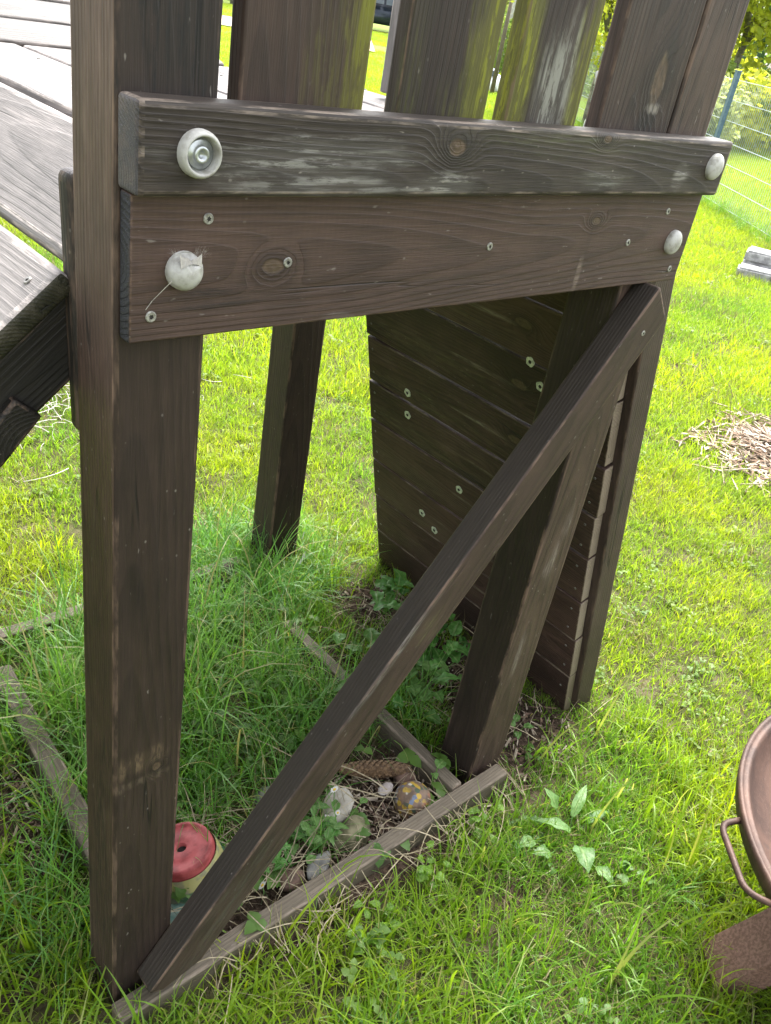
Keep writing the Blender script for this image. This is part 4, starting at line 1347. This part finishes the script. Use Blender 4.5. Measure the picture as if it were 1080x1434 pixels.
def blades(name, n, rad, Lr_, wr, lean, seed, mat, droop=1.0, segs=4):
    rg = np.random.default_rng(seed)
    V, F, T, RN = [], [], [], []
    for _ in range(n):
        a, q = rg.uniform(0, 6.283), rad * math.sqrt(rg.uniform())
        bx_, by_ = q * math.cos(a), q * math.sin(a)
        L = rg.uniform(*Lr_) * rg.uniform(0.7, 1.0)
        w = rg.uniform(*wr)
        az = rg.uniform(0, 6.283)
        dx, dy = math.cos(az), math.sin(az)
        th = abs(rg.normal(0, lean))
        k = rg.uniform(0.2, 1.5) * droop
        tw = rg.normal(0, 0.6)
        sx, sy = -math.sin(az + tw), math.cos(az + tw)
        x_ = y_ = 0.0
        z_ = -0.01
        r0 = rg.uniform()
        b0 = len(V)
        for s_ in range(segs + 1):
            u = s_ / segs
            ww = w * (1.0 - 0.15 * u) * (1 - u ** 2.2) * 0.5
            if s_ == segs:
                V.append((bx_ + x_ * dx, by_ + x_ * dy, z_))
                T.append(1.0)
            else:
                V.append((bx_ + x_ * dx - sx * ww, by_ + x_ * dy - sy * ww, z_))
                V.append((bx_ + x_ * dx + sx * ww, by_ + x_ * dy + sy * ww, z_))
                T += [u, u]
            ang = th + k * (u + 0.5 / segs) ** 1.5
            x_ += L / segs * math.sin(ang)
            z_ += L / segs * math.cos(ang)
        for s_ in range(segs - 1):
            F.append((b0 + 2 * s_, b0 + 2 * s_ + 1, b0 + 2 * s_ + 3, b0 + 2 * s_ + 2))
        F.append((b0 + 2 * segs - 2, b0 + 2 * segs - 1, b0 + 2 * segs))
        RN += [r0] * (2 * segs + 1)
    me = bpy.data.meshes.new(name)
    me.from_pydata(V, [], F)
    me.attributes.new('tt', 'FLOAT', 'POINT').data.foreach_set('value', T)
    me.attributes.new('rnd', 'FLOAT', 'POINT').data.foreach_set('value', RN)
    me.polygons.foreach_set('use_smooth', [True] * len(me.polygons))
    me.materials.append(mat)
    return me


def leafpoly(V, F, RN, c, ax_, side_, up_, L, w, r0, fold=0.15, wav=0.0, n=6, TT=None):
    """an ovate leaf, folded along its midrib"""
    b0 = len(V)
    for k in range(n + 1):
        u = k / n
        ww = w * math.sin(math.pi * min(1, (0.06 + 0.94 * u)) ** 0.8) * 0.5
        if k == n:
            ww = 0.0
        p = c + ax_ * (L * u) + up_ * (L * (0.22 * u - 0.45 * u * u))
        wv = wav * math.sin(u * 14 + r0 * 9)
        V += [p - side_ * ww + up_ * (ww * fold + wv * ww), p, p + side_ * ww + up_ * (ww * fold - wv * ww)]
        RN += [r0] * 3
        if TT is not None:
            TT += [0.0, 1.0, 0.0]
    for k in range(n):
        a = b0 + 3 * k
        F += [(a, a + 1, a + 4, a + 3), (a + 1, a + 2, a + 5, a + 4)]


def clover(name, n, rad, hr, lr, seed, mat, nleaf=3):
    rg = random.Random(seed)
    V, F, RN = [], [], []
    for _ in range(n):
        a, q = rg.uniform(0, 6.283), rad * math.sqrt(rg.random())
        base_ = Vector((q * math.cos(a), q * math.sin(a), -0.005))
        h = rg.uniform(*hr)
        top = base_ + Vector((rg.gauss(0, .25) * h, rg.gauss(0, .25) * h, h))
        r0 = rg.random()
        s_ = Vector((0.0006, 0.0004, 0))
        b0 = len(V)
        V += [base_ - s_, base_ + s_, top + s_, top - s_]
        RN += [r0] * 4
        F.append((b0, b0 + 1, b0 + 2, b0 + 3))
        L = rg.uniform(*lr)
        a0 = rg.uniform(0, 6.28)
        nt = Vector((rg.gauss(0, .3), rg.gauss(0, .3), 1)).normalized()
        for k in range(nleaf):
            a1 = a0 + k * 6.283 / nleaf + rg.gauss(0, .12)
            d = Vector((math.cos(a1), math.sin(a1), 0))
            d = (d - nt * d.dot(nt)).normalized()
            leafpoly(V, F, RN, top, d, nt.cross(d), nt, L, L * rg.uniform(.8, 1.0), r0, 0.18, 0, 3)
    me = bpy.data.meshes.new(name)
    me.from_pydata([tuple(v) for v in V], [], F)
    me.attributes.new('rnd', 'FLOAT', 'POINT').data.foreach_set('value', RN)
    me.polygons.foreach_set('use_smooth', [True] * len(me.polygons))
    me.materials.append(mat)
    return me


def instancer(name, meshes, pts, label):
    """pts: list of (x, y, z, scale, yaw, tilt, index, yel)"""
    c = bpy.data.collections.new(name + '_kinds')
    for i, me in enumerate(meshes):
        o = bpy.data.objects.new('%s_kind_%02d' % (name, i), me)
        c.objects.link(o)
    A = np.array(pts, dtype=float)
    me = bpy.data.meshes.new(name)
    me.vertices.add(len(A))
    me.vertices.foreach_set('co', A[:, :3].astype(np.float32).ravel())
    me.attributes.new('sz', 'FLOAT', 'POINT').data.foreach_set('value', A[:, 3].astype(np.float32))
    rot = np.stack([A[:, 5] * np.cos(A[:, 4] * 3), A[:, 5] * np.sin(A[:, 4] * 3), A[:, 4]], 1).astype(np.float32)
    me.attributes.new('rot', 'FLOAT_VECTOR', 'POINT').data.foreach_set('vector', rot.ravel())
    me.attributes.new('idx', 'INT', 'POINT').data.foreach_set('value', A[:, 6].astype(np.int32))
    me.attributes.new('yel', 'FLOAT', 'POINT').data.foreach_set('value', A[:, 7].astype(np.float32))
    ob = bpy.data.objects.new(name, me)
    COL.objects.link(ob)
    ng = bpy.data.node_groups.new(name + '_scatter', 'GeometryNodeTree')
    ng.interface.new_socket('Geometry', in_out='INPUT', socket_type='NodeSocketGeometry')
    ng.interface.new_socket('Geometry', in_out='OUTPUT', socket_type='NodeSocketGeometry')
    gi, go = ng.nodes.new('NodeGroupInput'), ng.nodes.new('NodeGroupOutput')
    iop = ng.nodes.new('GeometryNodeInstanceOnPoints')
    ci = ng.nodes.new('GeometryNodeCollectionInfo')
    ci.inputs['Collection'].default_value = c
    ci.inputs['Separate Children'].default_value = True
    ci.inputs['Reset Children'].default_value = True
    iop.inputs['Pick Instance'].default_value = True

    def na(nm, typ):
        x_ = ng.nodes.new('GeometryNodeInputNamedAttribute')
        x_.data_type = typ
        x_.inputs['Name'].default_value = nm
        return x_.outputs['Attribute']
    ng.links.new(gi.outputs[0], iop.inputs['Points'])
    ng.links.new(ci.outputs[0], iop.inputs['Instance'])
    ng.links.new(na('idx', 'INT'), iop.inputs['Instance Index'])
    ng.links.new(na('rot', 'FLOAT_VECTOR'), iop.inputs['Rotation'])
    ng.links.new(na('sz', 'FLOAT'), iop.inputs['Scale'])
    ng.links.new(iop.outputs[0], go.inputs[0])
    md = ob.modifiers.new('scatter', 'NODES')
    md.node_group = ng
    return tag(ob, label, kind='stuff')


def in_view(x, y, z=0.0, mg=1.7):
    d = Vector((x, y, z)) - CAMPOS
    f_ = d.dot(RF)
    if f_ < 0.12:
        return False
    u, v = d.dot(RX) / f_ * 1200.11 / 540, d.dot(RD) / f_ * 1200.11 / 717
    return abs(u) < 1 + mg and abs(v) < 1 + mg


def ns(x, y, f, s):
    return mnoise.noise(Vector((x * f, y * f, s)))


K_short = [blades('short_grass', 46, 0.065, (0.025, 0.065), (0.0022, 0.0036), 0.55, 100 + i, GR, 0.9, 3) for i in range(5)]
DEAD = leafmat('dead_grass', (0.10, 0.085, 0.045), (0.22, 0.185, 0.10), trans=0.2, rough=0.7)
K_dead = [blades('dead_grass', 22, 0.07, (0.03, 0.09), (0.0014, 0.0028), 0.95, 270 + i, DEAD, 0.8, 3) for i in range(4)]
K_long = [blades('long_blades', 7, 0.07, (0.12, 0.24), (0.0034, 0.0058), 0.45, 250 + i, GR, 1.6, 6) for i in range(4)]
K_mid = [blades('mid_grass', 26, 0.06, (0.06, 0.15), (0.0034, 0.0060), 0.46, 200 + i, GR, 1.2, 4) for i in range(5)]
GRT = leafmat('tall_grass_blade', (0.052, 0.150, 0.024), (0.130, 0.290, 0.062), yel=(0.22, 0.36, 0.02), trans=0.42, rough=0.36, inst=True, tipc=(0.30, 0.26, 0.12))
K_tall = [blades('tall_grass', 26, 0.055, (0.13, 0.34), (0.0024, 0.0044), 0.50, 300 + i, GRT, 1.9, 6) for i in range(5)]
K_far = [blades('far_grass', 230, 0.34, (0.035, 0.085), (0.006, 0.011), 0.6, 400 + i, GR, 0.9, 2) for i in range(4)]

lawn, mid, tall, far_, clo, longb, dead = [], [], [], [], [], [], []
rg = random.Random(11)


def inside(x, y):
    return 0.095 < x < 0.79 and -0.01 < y < 0.885


def blocked(x, y):
    """sills, posts and the bowl's feet keep grass from growing through them"""
    if -0.055 < y < -0.006 and -0.02 < x < 0.885:
        return True
    if 0.0 < x < 0.1 and 0.0 < y < 0.09:
        return True
    if 0.8 < x < 0.915 and 0.0 < y < 0.09:
        return True
    if 0.85 < x < 0.955 and 0.84 < y < 0.93:
        return True
    if abs(x - (0.105 + 0.05 * (y - .5))) < 0.022 and 0.18 < y < 0.82:
        return True
    if 0.74 < x < 0.775 and -0.01 < y < 0.62:
        return True
    return False


# near field
A_near = 3.4
cell = 0.040
xi = -1.9
cnt = 0
while xi < 3.4:
    yi = -1.6
    while yi < 2.9:
        x, y = xi + rg.uniform(0, cell), yi + rg.uniform(0, cell)
        yi += cell
        d = math.hypot(x - CAMPOS.x, y - CAMPOS.y)
        if d > A_near or not in_view(x, y) or blocked(x, y):
            continue
        so = soil_at(x, y)
        if rg.random() < so * 1.25:
            continue
        z = gz(x, y)
        yaw, n1, n2 = rg.uniform(0, 6.28), ns(x, y, 2.2, 5), ns(x, y, 8, 9)
        open_ = min(1, max(0, (x - 0.95) / 0.6)) if y < 0.9 else 1.0
        if y > 0.9:
            open_ = min(1, max(0, (y - 0.9) / 0.35))
        if x < 0.08 and y < 0.9:
            open_ = 0.0
        yel = max(0, min(1, 0.08 + 0.55 * open_ + 0.75 * n1 + 0.40 * n2))
        if rg.random() < 0.20 - 0.10 * open_ + 0.35 * ns(x, y, 3.1, 44):
            dead.append((x, y, z + 0.006, rg.uniform(0.7, 1.3), yaw * 1.7, rg.gauss(0, .2), rg.randrange(4), 0))
        if inside(x, y):
            lush = 1.0 if y > 0.20 and (x < 0.70 or 0.15 < y < 0.47) else (0.55 if y > 0.12 else 0.20)
            if x < .2 and y < .3:
                lush *= 0.5
            if rg.random() < lush * (0.50 + 0.5 * n2):
                tall.append((x, y, z, rg.uniform(0.65, 1.30) * (0.75 if y < .3 else 1.0), yaw, rg.gauss(0, .14), rg.randrange(5), max(0, yel * 0.5 + 0.05)))
            if rg.random() < lush * 0.5:
                mid.append((x, y, z, rg.uniform(0.6, 1.1), yaw + 1, rg.gauss(0, .1), rg.randrange(5), max(0, yel * 0.5)))
            if rg.random() < (0.16 if y > .12 else 0.22):
                clo.append((x, y, z, rg.uniform(0.8, 1.5), yaw, rg.gauss(0, .1), rg.randrange(4), max(0, yel * 0.4)))
            continue
        # skirt of long grass round the rear post and along the side of the pit
        pd_ = math.hypot(x - 0.83, y - 0.86)
        pf = math.hypot(x - 0.0, y + 0.05)
        if pd_ < 0.24 or (0.77 < x < 0.90 and 0.12 < y < 0.60 and rg.random() < .5) or (-0.05 < x < 0.1 and 0.1 < y < 1.0) or (0.70 < x < 0.92 and 0.62 < y < 0.95):
            if rg.random() < 0.55:
                tall.append((x, y, z, rg.uniform(0.55, 1.1), yaw, rg.gauss(0, .12), rg.randrange(5), yel * 0.6))
            mid.append((x, y, z, rg.uniform(0.7, 1.15), yaw, rg.gauss(0, .1), rg.randrange(5), yel * 0.8))
            continue
        front = y < -0.05 and x < 1.35 or x < 0.0
        if front:
            sc = 0.74 + 0.34 * n1 + (0.22 if x < 0.15 else 0.0)
            mid.append((x, y, z, max(.35, sc * rg.uniform(0.75, 1.15)), yaw, rg.gauss(0, .12), rg.randrange(5), min(1, yel + (0.30 if x < 0.2 else 0.12))))  # brightness put into colour: extra yellow offsets the tower's soft shadow
            if rg.random() < .45:
                lawn.append((x, y, z, rg.uniform(0.8, 1.3), yaw + 2, rg.gauss(0, .1), rg.randrange(5), yel))
            if rg.random() < 0.16 + 0.2 * n2:
                longb.append((x, y, z, rg.uniform(0.6, 1.1), yaw, rg.gauss(0, .15), rg.randrange(4), min(1, yel + .15)))
            if rg.random() < 0.02:
                tall.append((x, y, z, rg.uniform(0.4, 0.7), yaw, rg.gauss(0, .15), rg.randrange(5), yel))
            if rg.random() < 0.015 + 0.09 * max(0, ns(x, y, 4, 21)):
                clo.append((x, y, z, rg.uniform(0.6, 1.0), yaw, rg.gauss(0, .1), rg.randrange(4), yel))
        else:
            if rg.random() < 0.80 + 0.9 * ns(x, y, 5.3, 61):
                lawn.append((x, y, z, rg.uniform(0.75, 1.25), yaw, rg.gauss(0, .1), rg.randrange(5), yel))
            if rg.random() < 0.30 + 0.5 * n1:
                mid.append((x, y, z, rg.uniform(0.42, 0.72), yaw, rg.gauss(0, .1), rg.randrange(5), yel))
            if rg.random() < 0.05 + 0.75 * max(0, ns(x, y, 2.6, 33)):
                clo.append((x, y, z, rg.uniform(0.30, 0.55), yaw, rg.gauss(0, .1), rg.randrange(4), yel))
    xi += cell
# middle field
for _ in range(46000):
    d = math.sqrt(rg.uniform(3.25 ** 2, 9.0 ** 2))
    a = rg.uniform(R(-45), R(135))
    x, y = CAMPOS.x + d * math.cos(a), CAMPOS.y + d * math.sin(a)
    if not in_view(x, y) or rg.random() < soil_at(x, y) * 1.2:
        continue
    yel = max(0, min(1, 0.62 + 0.7 * ns(x, y, 1.3, 5) + 0.4 * ns(x, y, 6, 9)))
    if rg.random() < 0.10 + 0.3 * ns(x, y, 2.1, 44):
        dead.append((x, y, gz(x, y) + 0.01, rg.uniform(1.0, 1.8), rg.uniform(0, 6.28), rg.gauss(0, .2), rg.randrange(4), 0))
    lawn.append((x, y, gz(x, y), rg.uniform(1.1, 1.9), rg.uniform(0, 6.28), rg.gauss(0, .1), rg.randrange(5), yel))
    if rg.random() < 0.06:
        clo.append((x, y, gz(x, y), rg.uniform(0.5, 0.9), rg.uniform(0, 6.28), 0, rg.randrange(4), yel))
# far field
for _ in range(44000):
    d = math.sqrt(rg.uniform(7.5 ** 2, 42.0 ** 2)) if rg.random() < .6 else rg.uniform(7.5, 20)
    a = rg.uniform(R(-35), R(125))
    x, y = CAMPOS.x + d * math.cos(a), CAMPOS.y + d * math.sin(a)
    if not in_view(x, y):
        continue
    # the path stays clear
    if 13 < x < 24 and abs((y - 22) + 0.62 * (x - 18.5)) < 2.1 + 0.0 * x:
        continue
    yel = max(0, min(1, 0.72 + 0.35 * ns(x, y, 0.6, 5)))
    far_.append((x, y, gz(x, y), rg.uniform(0.8, 1.3), rg.uniform(0, 6.28), 0, rg.randrange(4), yel))
# a ruff of long grass at the fence foot
for k in range(500):
    p = FA + fd * rg.uniform(-9, 5) + fn * rg.gauss(0, .08)
    if in_view(p.x, p.y):
        tall.append((p.x, p.y, 0, rg.uniform(.5, 1.1), rg.uniform(0, 6), rg.gauss(0, .2), rg.randrange(5), rg.uniform(.2, .7)))
K_clo = [clover('clover', 9, 0.06, (0.015, 0.05), (0.008, 0.014), 500 + i, CLV, 3) for i in range(2)] + [clover('groundsel', 7, 0.06, (0.02, 0.06), (0.014, 0.024), 520 + i, CLV, 2 + i) for i in range(2)]
instancer('lawn_grass', K_short, lawn, 'short sunny green lawn grass around the tower')
instancer('long_grass', K_mid, mid, 'longer green grass around and under the tower')
instancer('dead_grass', K_dead, dead, 'dry straw coloured dead grass between the green blades')
instancer('arching_grass', K_long, longb, 'single long arching grass blades in front of the tower')
instancer('tall_grass', K_tall, tall, 'tall drooping grass in the old sandpit and round the posts')
instancer('clover_leaves', K_clo, clo, 'clover and small round weed leaves among the grass')
instancer('far_lawn_grass', K_far, far_, 'bright mown grass far across the garden')
print('points', len(lawn), len(mid), len(tall), len(clo), len(far_))

# dry straw and stalks
V, F = [], []


def strand(p, az, L, w, bend, lift):
    n = 5
    d = Vector((math.cos(az), math.sin(az), 0))
    s_ = Vector((-d.y, d.x, 0))
    q = Vector(p)
    b0 = len(V)
    for k in range(n + 1):
        u = k / n
        V.append(tuple(q - s_ * w * (1 - .5 * u) + Vector((0, 0, w))))
        V.append(tuple(q + s_ * w * (1 - .5 * u)))
        az_ = az + bend * u
        d = Vector((math.cos(az_), math.sin(az_), lift * (1 - 1.9 * u)))
        s_ = Vector((-d.y, d.x, 0)).normalized()
        q = q + d * (L / n)
        if q.z < 0.006:
            q.z = 0.006
    for k in range(n):
        F.append((b0 + 2 * k, b0 + 2 * k + 1, b0 + 2 * k + 3, b0 + 2 * k + 2))


for _ in range(430):
    z0 = rg.random()
    if z0 < 0.40:
        x, y = rg.uniform(0.13, 0.74), abs(rg.gauss(0.06, 0.07)) - 0.0
    elif z0 < 0.55:
        x, y = rg.gauss(0.30, 0.06), rg.gauss(0.16, 0.07)
    elif z0 < 0.80:
        x, y = rg.gauss(1.03, 0.09), rg.uniform(-0.05, 0.62)
    else:
        x, y = rg.uniform(0.1, 0.9), rg.gauss(-0.075, 0.02)
    strand((x, y, 0.012 + rg.random() * 0.02), rg.uniform(0, 6.28), rg.uniform(0.04, 0.15), rg.uniform(0.0005, 0.0011), rg.gauss(0, .6), rg.uniform(0.05, 0.5))
for (x, y, az, L) in ((0.17, 0.10, 0.9, 0.14), (0.25, 0.08, 1.9, 0.16), (0.27, 0.14, 2.6, 0.15), (0.30, 0.005, 0.35, 0.26), (0.31, -0.002, 0.30, 0.24), (0.30, 0.01, 0.42, 0.22), (0.20, 0.11, 0.8, 0.2), (0.22, 0.10, 1.2, 0.22), (0.60, 0.05, 2.4, .25), (0.55, 0.06, 1.9, .28), (0.62, 0.06, 2.0, .2)):
    strand((x, y, 0.045), az, L, 0.0012, rg.gauss(0, .25), 0.22)
me = bpy.data.meshes.new('dry_straw')
me.from_pydata(V, [], F)
o = link('dry_straw', me, plain('straw', (0.19, 0.155, 0.09), (0.33, 0.28, 0.19), 60, 0.7, bump=0))
tag(o, 'dry straw stalks lying in the sandpit and on bare earth', kind='stuff')
V, F = [], []
for _ in range(420):
    a = rg.random()
    x, y = rg.gauss(0.72, 0.24), rg.gauss(2.05, 0.20)
    strand((x, y, 0.035 + rg.random() * 0.03), rg.uniform(0, 6.28), rg.uniform(0.04, 0.16), rg.uniform(0.0006, 0.0012), rg.gauss(0, 1.2), rg.uniform(0.0, 0.5))
me = bpy.data.meshes.new('pale_dry_grass')
me.from_pydata(V, [], F)
o = link('pale_dry_grass', me, M_silk)
tag(o, 'wispy whitish dry grass lying on the lawn beyond the ramp', kind='stuff')

# bark crumbs and needles on the bare earth
def crumbpos():
    while True:
        x, y = (rg.gauss(1.04, .10), rg.uniform(-.08, .70)) if rg.random() < .55 else ((rg.uniform(.42, .74), rg.uniform(0, .17)) if rg.random() < .6 else (rg.gauss(.04, .06), rg.gauss(.5, .1)))
        if soil_at(x, y) > .25:
            return (x, y, gz(x, y) + rg.uniform(0, .006))


o = link('earth_crumbs', chips('earth_crumbs', 1500, crumbpos, (0.004, 0.03), (0.0015, 0.006), [plain('crumb_brown', (0.05, 0.035, 0.025), (0.16, 0.105, 0.07), 60, 0.95), M_brown, CHIP], .4))
tag(o, 'bark crumbs and needles scattered on the bare earth', kind='stuff')


WEEDY = leafmat('yellow_weed_leaf', (0.10, 0.21, 0.016), (0.16, 0.28, 0.030), trans=0.4, rough=0.42, rib=True)


# leafy weeds, each leaf its own piece
def weed(name, loc, leaves, mat, label, group=None, seed=0, stemh=0.0):
    root = empty(name, loc)
    tag(root, label, 'weed', group)
    rg_ = random.Random(seed)
    for (az, el, L, w, off) in leaves:
        V2, F2, RN, TT = [], [], [], []
        d = Vector((math.cos(az) * math.cos(el), math.sin(az) * math.cos(el), math.sin(el)))
        s_ = Vector((-math.sin(az), math.cos(az), 0))
        up_ = d.cross(s_) * 1.0
        if up_.z < 0:
            up_ = -up_
        off = Vector(off)
        leafpoly(V2, F2, RN, off, d, s_, up_, L, w, rg_.random(), 0.28, 0.22, 10, TT)
        # petiole down to the crown
        b0 = len(V2)
        q = Vector((off.x * .15, off.y * .15, -0.01))
        e = s_ * 0.0012
        V2 += [q - e, q + e, off + e, off - e]
        RN += [0.5] * 4
        TT += [0.6] * 4
        F2.append((b0, b0 + 1, b0 + 2, b0 + 3))
        me_ = bpy.data.meshes.new('leaf')
        me_.from_pydata([tuple(v) for v in V2], [], F2)
        me_.attributes.new('rnd', 'FLOAT', 'POINT').data.foreach_set('value', RN)
        me_.attributes.new('rib', 'FLOAT', 'POINT').data.foreach_set('value', TT)
        me_.polygons.foreach_set('use_smooth', [True] * len(me_.polygons))
        link('leaf', me_, mat, root)
    return root


weed('broad_weed', (0.905, -0.215, -0.008), [(1.75, 0.9, 0.048, 0.028, (-0.012, 0.045, 0.05)), (0.35, 0.45, 0.085, 0.024, (0.020, 0.020, 0.03)), (-0.15, 0.25, 0.070, 0.022, (0.040, -0.005, 0.02)),
     (-2.2, 0.25, 0.060, 0.044, (-0.050, -0.045, 0.055)), (2.3, 0.35, 0.075, 0.026, (-0.01, 0.0, 0.025)), (3.0, 0.3, 0.045, 0.028, (-0.09, 0.03, 0.02)), (-1.6, 0.2, 0.045, 0.028, (-0.03, -0.085, 0.02)), (2.6, 0.3, 0.04, 0.03, (-0.085, -0.01, 0.02))],
     WEED, 'pale broad leaved weed growing alone in the open lawn', seed=2)
gW = 'leafy weeds under the climbing wall'


def rosette(n, seed, L, w, spread, hgt):
    r_ = random.Random(seed)
    return [(r_.uniform(0, 6.28), r_.uniform(-.1, .6), L * r_.uniform(.6, 1.2), w * r_.uniform(.7, 1.15), (r_.gauss(0, spread), r_.gauss(0, spread), r_.uniform(.3, 1) * hgt)) for _ in range(n)]


weed('leafy_weed', (0.95, 0.30, 0), rosette(46, 4, 0.044, 0.036, 0.065, 0.14), WEEDD, 'bushy weed behind the second post under the climbing wall', gW, 4)
weed('leafy_weed', (0.90, 0.245, 0), rosette(22, 5, 0.042, 0.034, 0.05, 0.10), WEED, 'paler weed seen between brace and second post', gW, 5)
weed('leafy_weed', (1.045, 0.555, 0), rosette(14, 6, 0.045, 0.034, 0.035, 0.11), WEEDD, 'dark weed at the far foot of the climbing wall', gW, 6)
weed('leafy_weed', (1.03, 0.520, 0), [(0.5, 0.2, 0.055, 0.032, (-0.01, 0.02, 0.08)), (-1.0, 0.1, 0.055, 0.04, (0.01, -0.02, 0.06)), (2.9, 0.2, 0.05, 0.03, (-0.02, 0, .07))], WEED, 'bright three leaved weed at the far foot of the climbing wall', gW, 7)
weed('leafy_weed', (0.875, 0.405, 0), [(1.0, 0.3, 0.055, 0.045, (0.0, 0.01, 0.06)), (-0.6, 0.2, 0.05, 0.04, (0.02, -0.01, 0.05)), (-2.2, 0.2, 0.06, 0.048, (-0.02, -0.02, 0.05)), (2.4, .2, .045, .036, (-.02, .02, .04))], WEED, 'pale weed beside the loose sill behind the brace', gW, 8)
weed('leafy_weed', (1.075, 0.17, 0), [(-0.7, -0.35, 0.062, 0.055, (0.02, -0.01, 0.115)), (0.8, 0.1, 0.035, 0.03, (0.01, 0.01, 0.09))], WEED, 'round leaf beside the second post in front of the wall', gW, 9)
weed('leafy_weed', (1.02, 0.045, 0), [(0.5, 0.2, 0.028, 0.018, (0.0, 0.01, 0.03)), (-0.6, 0.2, 0.026, 0.018, (0.01, -0.01, 0.025)), (2.2, 0.2, 0.03, 0.02, (-0.01, 0.0, 0.03)), (-2.4, .2, .025, .016, (-.01, -.01, .02))], WEED, 'small weed on bare earth at the climbing wall foot', gW, 10)
weed('leafy_weed', (0.735, 0.035, 0.01), [(0.3, 0.1, 0.030, 0.026, (0.0, 0.0, 0.055)), (-2.0, 0.4, 0.02, 0.016, (-0.01, 0, 0.045))], WEED, 'single bright leaf beside the painted ball', gW, 11)
gS = 'round leaved weeds in front of the sill'
for k, (x, y, lb) in enumerate(((0.575, -0.125, 'bright round leaved weed below the middle of the front sill'), (0.44, -0.13, 'round leaved weed near the middle of the front sill'), (0.40, -0.17, 'round leaved weed low in the grass before the brace foot'), (0.74, -0.09, 'round leaved weed near the sill end'))):
    weed('round_weed', (x, y, 0), rosette(14 if k == 0 else 9, 60 + k, 0.020, 0.018, 0.022, 0.045), WEEDY, lb, gS, 60 + k)
gP = 'ferny weeds inside the sandpit'
for k, (x, y, n, lb) in enumerate(((0.44, 0.05, 26, 'grey green weed between pale sandstone and sill'), (0.34, 0.055, 18, 'grey green weed around the lone daisy'), (0.47, 0.13, 16, 'weed below the daisy pair beside the sandstone'), (0.40, 0.09, 14, 'weed beside the brace in the sandpit'))):
    weed('sandpit_weed', (x, y, 0), rosette(n, 80 + k, 0.030, 0.016, 0.035, 0.07), WEEDD if k % 2 else WEED, lb, gP, 80 + k)

# daisies
M_petal = plain('daisy_petal', (0.50, 0.50, 0.49), (0.62, 0.62, 0.60), 60, 0.6, bump=0)
M_eye = plain('daisy_eye', (0.55, 0.36, 0.02), (0.68, 0.48, 0.04), 200, 0.7, bump=0.4)
M_stem = plain('daisy_stem', (0.06, 0.12, 0.03), (0.10, 0.17, 0.05), 60, 0.7, bump=0)


def daisy(x, y, h, r_, tilt, label, seed):
    root = empty('daisy', (x, y, 0))
    tag(root, label, 'flower', 'daisies in the sandpit')
    rg_ = random.Random(seed)
    top = Vector((rg_.gauss(0, .008), rg_.gauss(0, .008), h))
    bm = bmesh.new()
    tube(bm, [(0, 0, -.01), top * .5 + Vector((.004, 0, 0)), top], 0.0011, 6)
    link('stem', bm_mesh('stem', bm), M_stem, root)
    Mx = Matrix.Translation(top) @ Matrix.Rotation(tilt[0], 4, 'X') @ Matrix.Rotation(tilt[1], 4, 'Y')
    bm = bmesh.new()
    for k in range(15):
        a = 2 * math.pi * k / 15 + rg_.gauss(0, .06)
        d, s_ = Vector((math.cos(a), math.sin(a), 0.12)), Vector((-math.sin(a), math.cos(a), 0))
        L = r_ * rg_.uniform(.88, 1.08)
        v = [bm.verts.new(Mx @ (d * r_ * .25 - s_ * r_ * .07)), bm.verts.new(Mx @ (d * L * .75 - s_ * r_ * .16)), bm.verts.new(Mx @ (d * L)), bm.verts.new(Mx @ (d * L * .75 + s_ * r_ * .16)), bm.verts.new(Mx @ (d * r_ * .25 + s_ * r_ * .07))]
        bm.faces.new(v)
    pe = link('petals', bm_mesh('petals', bm), M_petal, root)
    pe['kind'] = 'stuff'
    bm = bmesh.new()
    lathe(bm, [(r_ * .36, 0), (r_ * .33, r_ * .14), (r_ * .18, r_ * .24), (0.0003, r_ * .27)], 12, Mx)
    link('flower_eye', bm_mesh('flower_eye', bm), M_eye, root)


daisy(0.500, 0.090, 0.075, 0.0100, (-.5, -.3), 'highest daisy beside the brace and pale sandstone', 1)
daisy(0.472, 0.068, 0.060, 0.0065, (-.2, -.6), 'half closed daisy between its two open neighbours', 2)
daisy(0.480, 0.066, 0.040, 0.0088, (-.2, .5), 'daisy drooping in front of the pale sandstone', 3)
daisy(0.290, 0.018, 0.045, 0.0088, (-.7, -.5), 'lone daisy standing below the brace near the sill', 4)
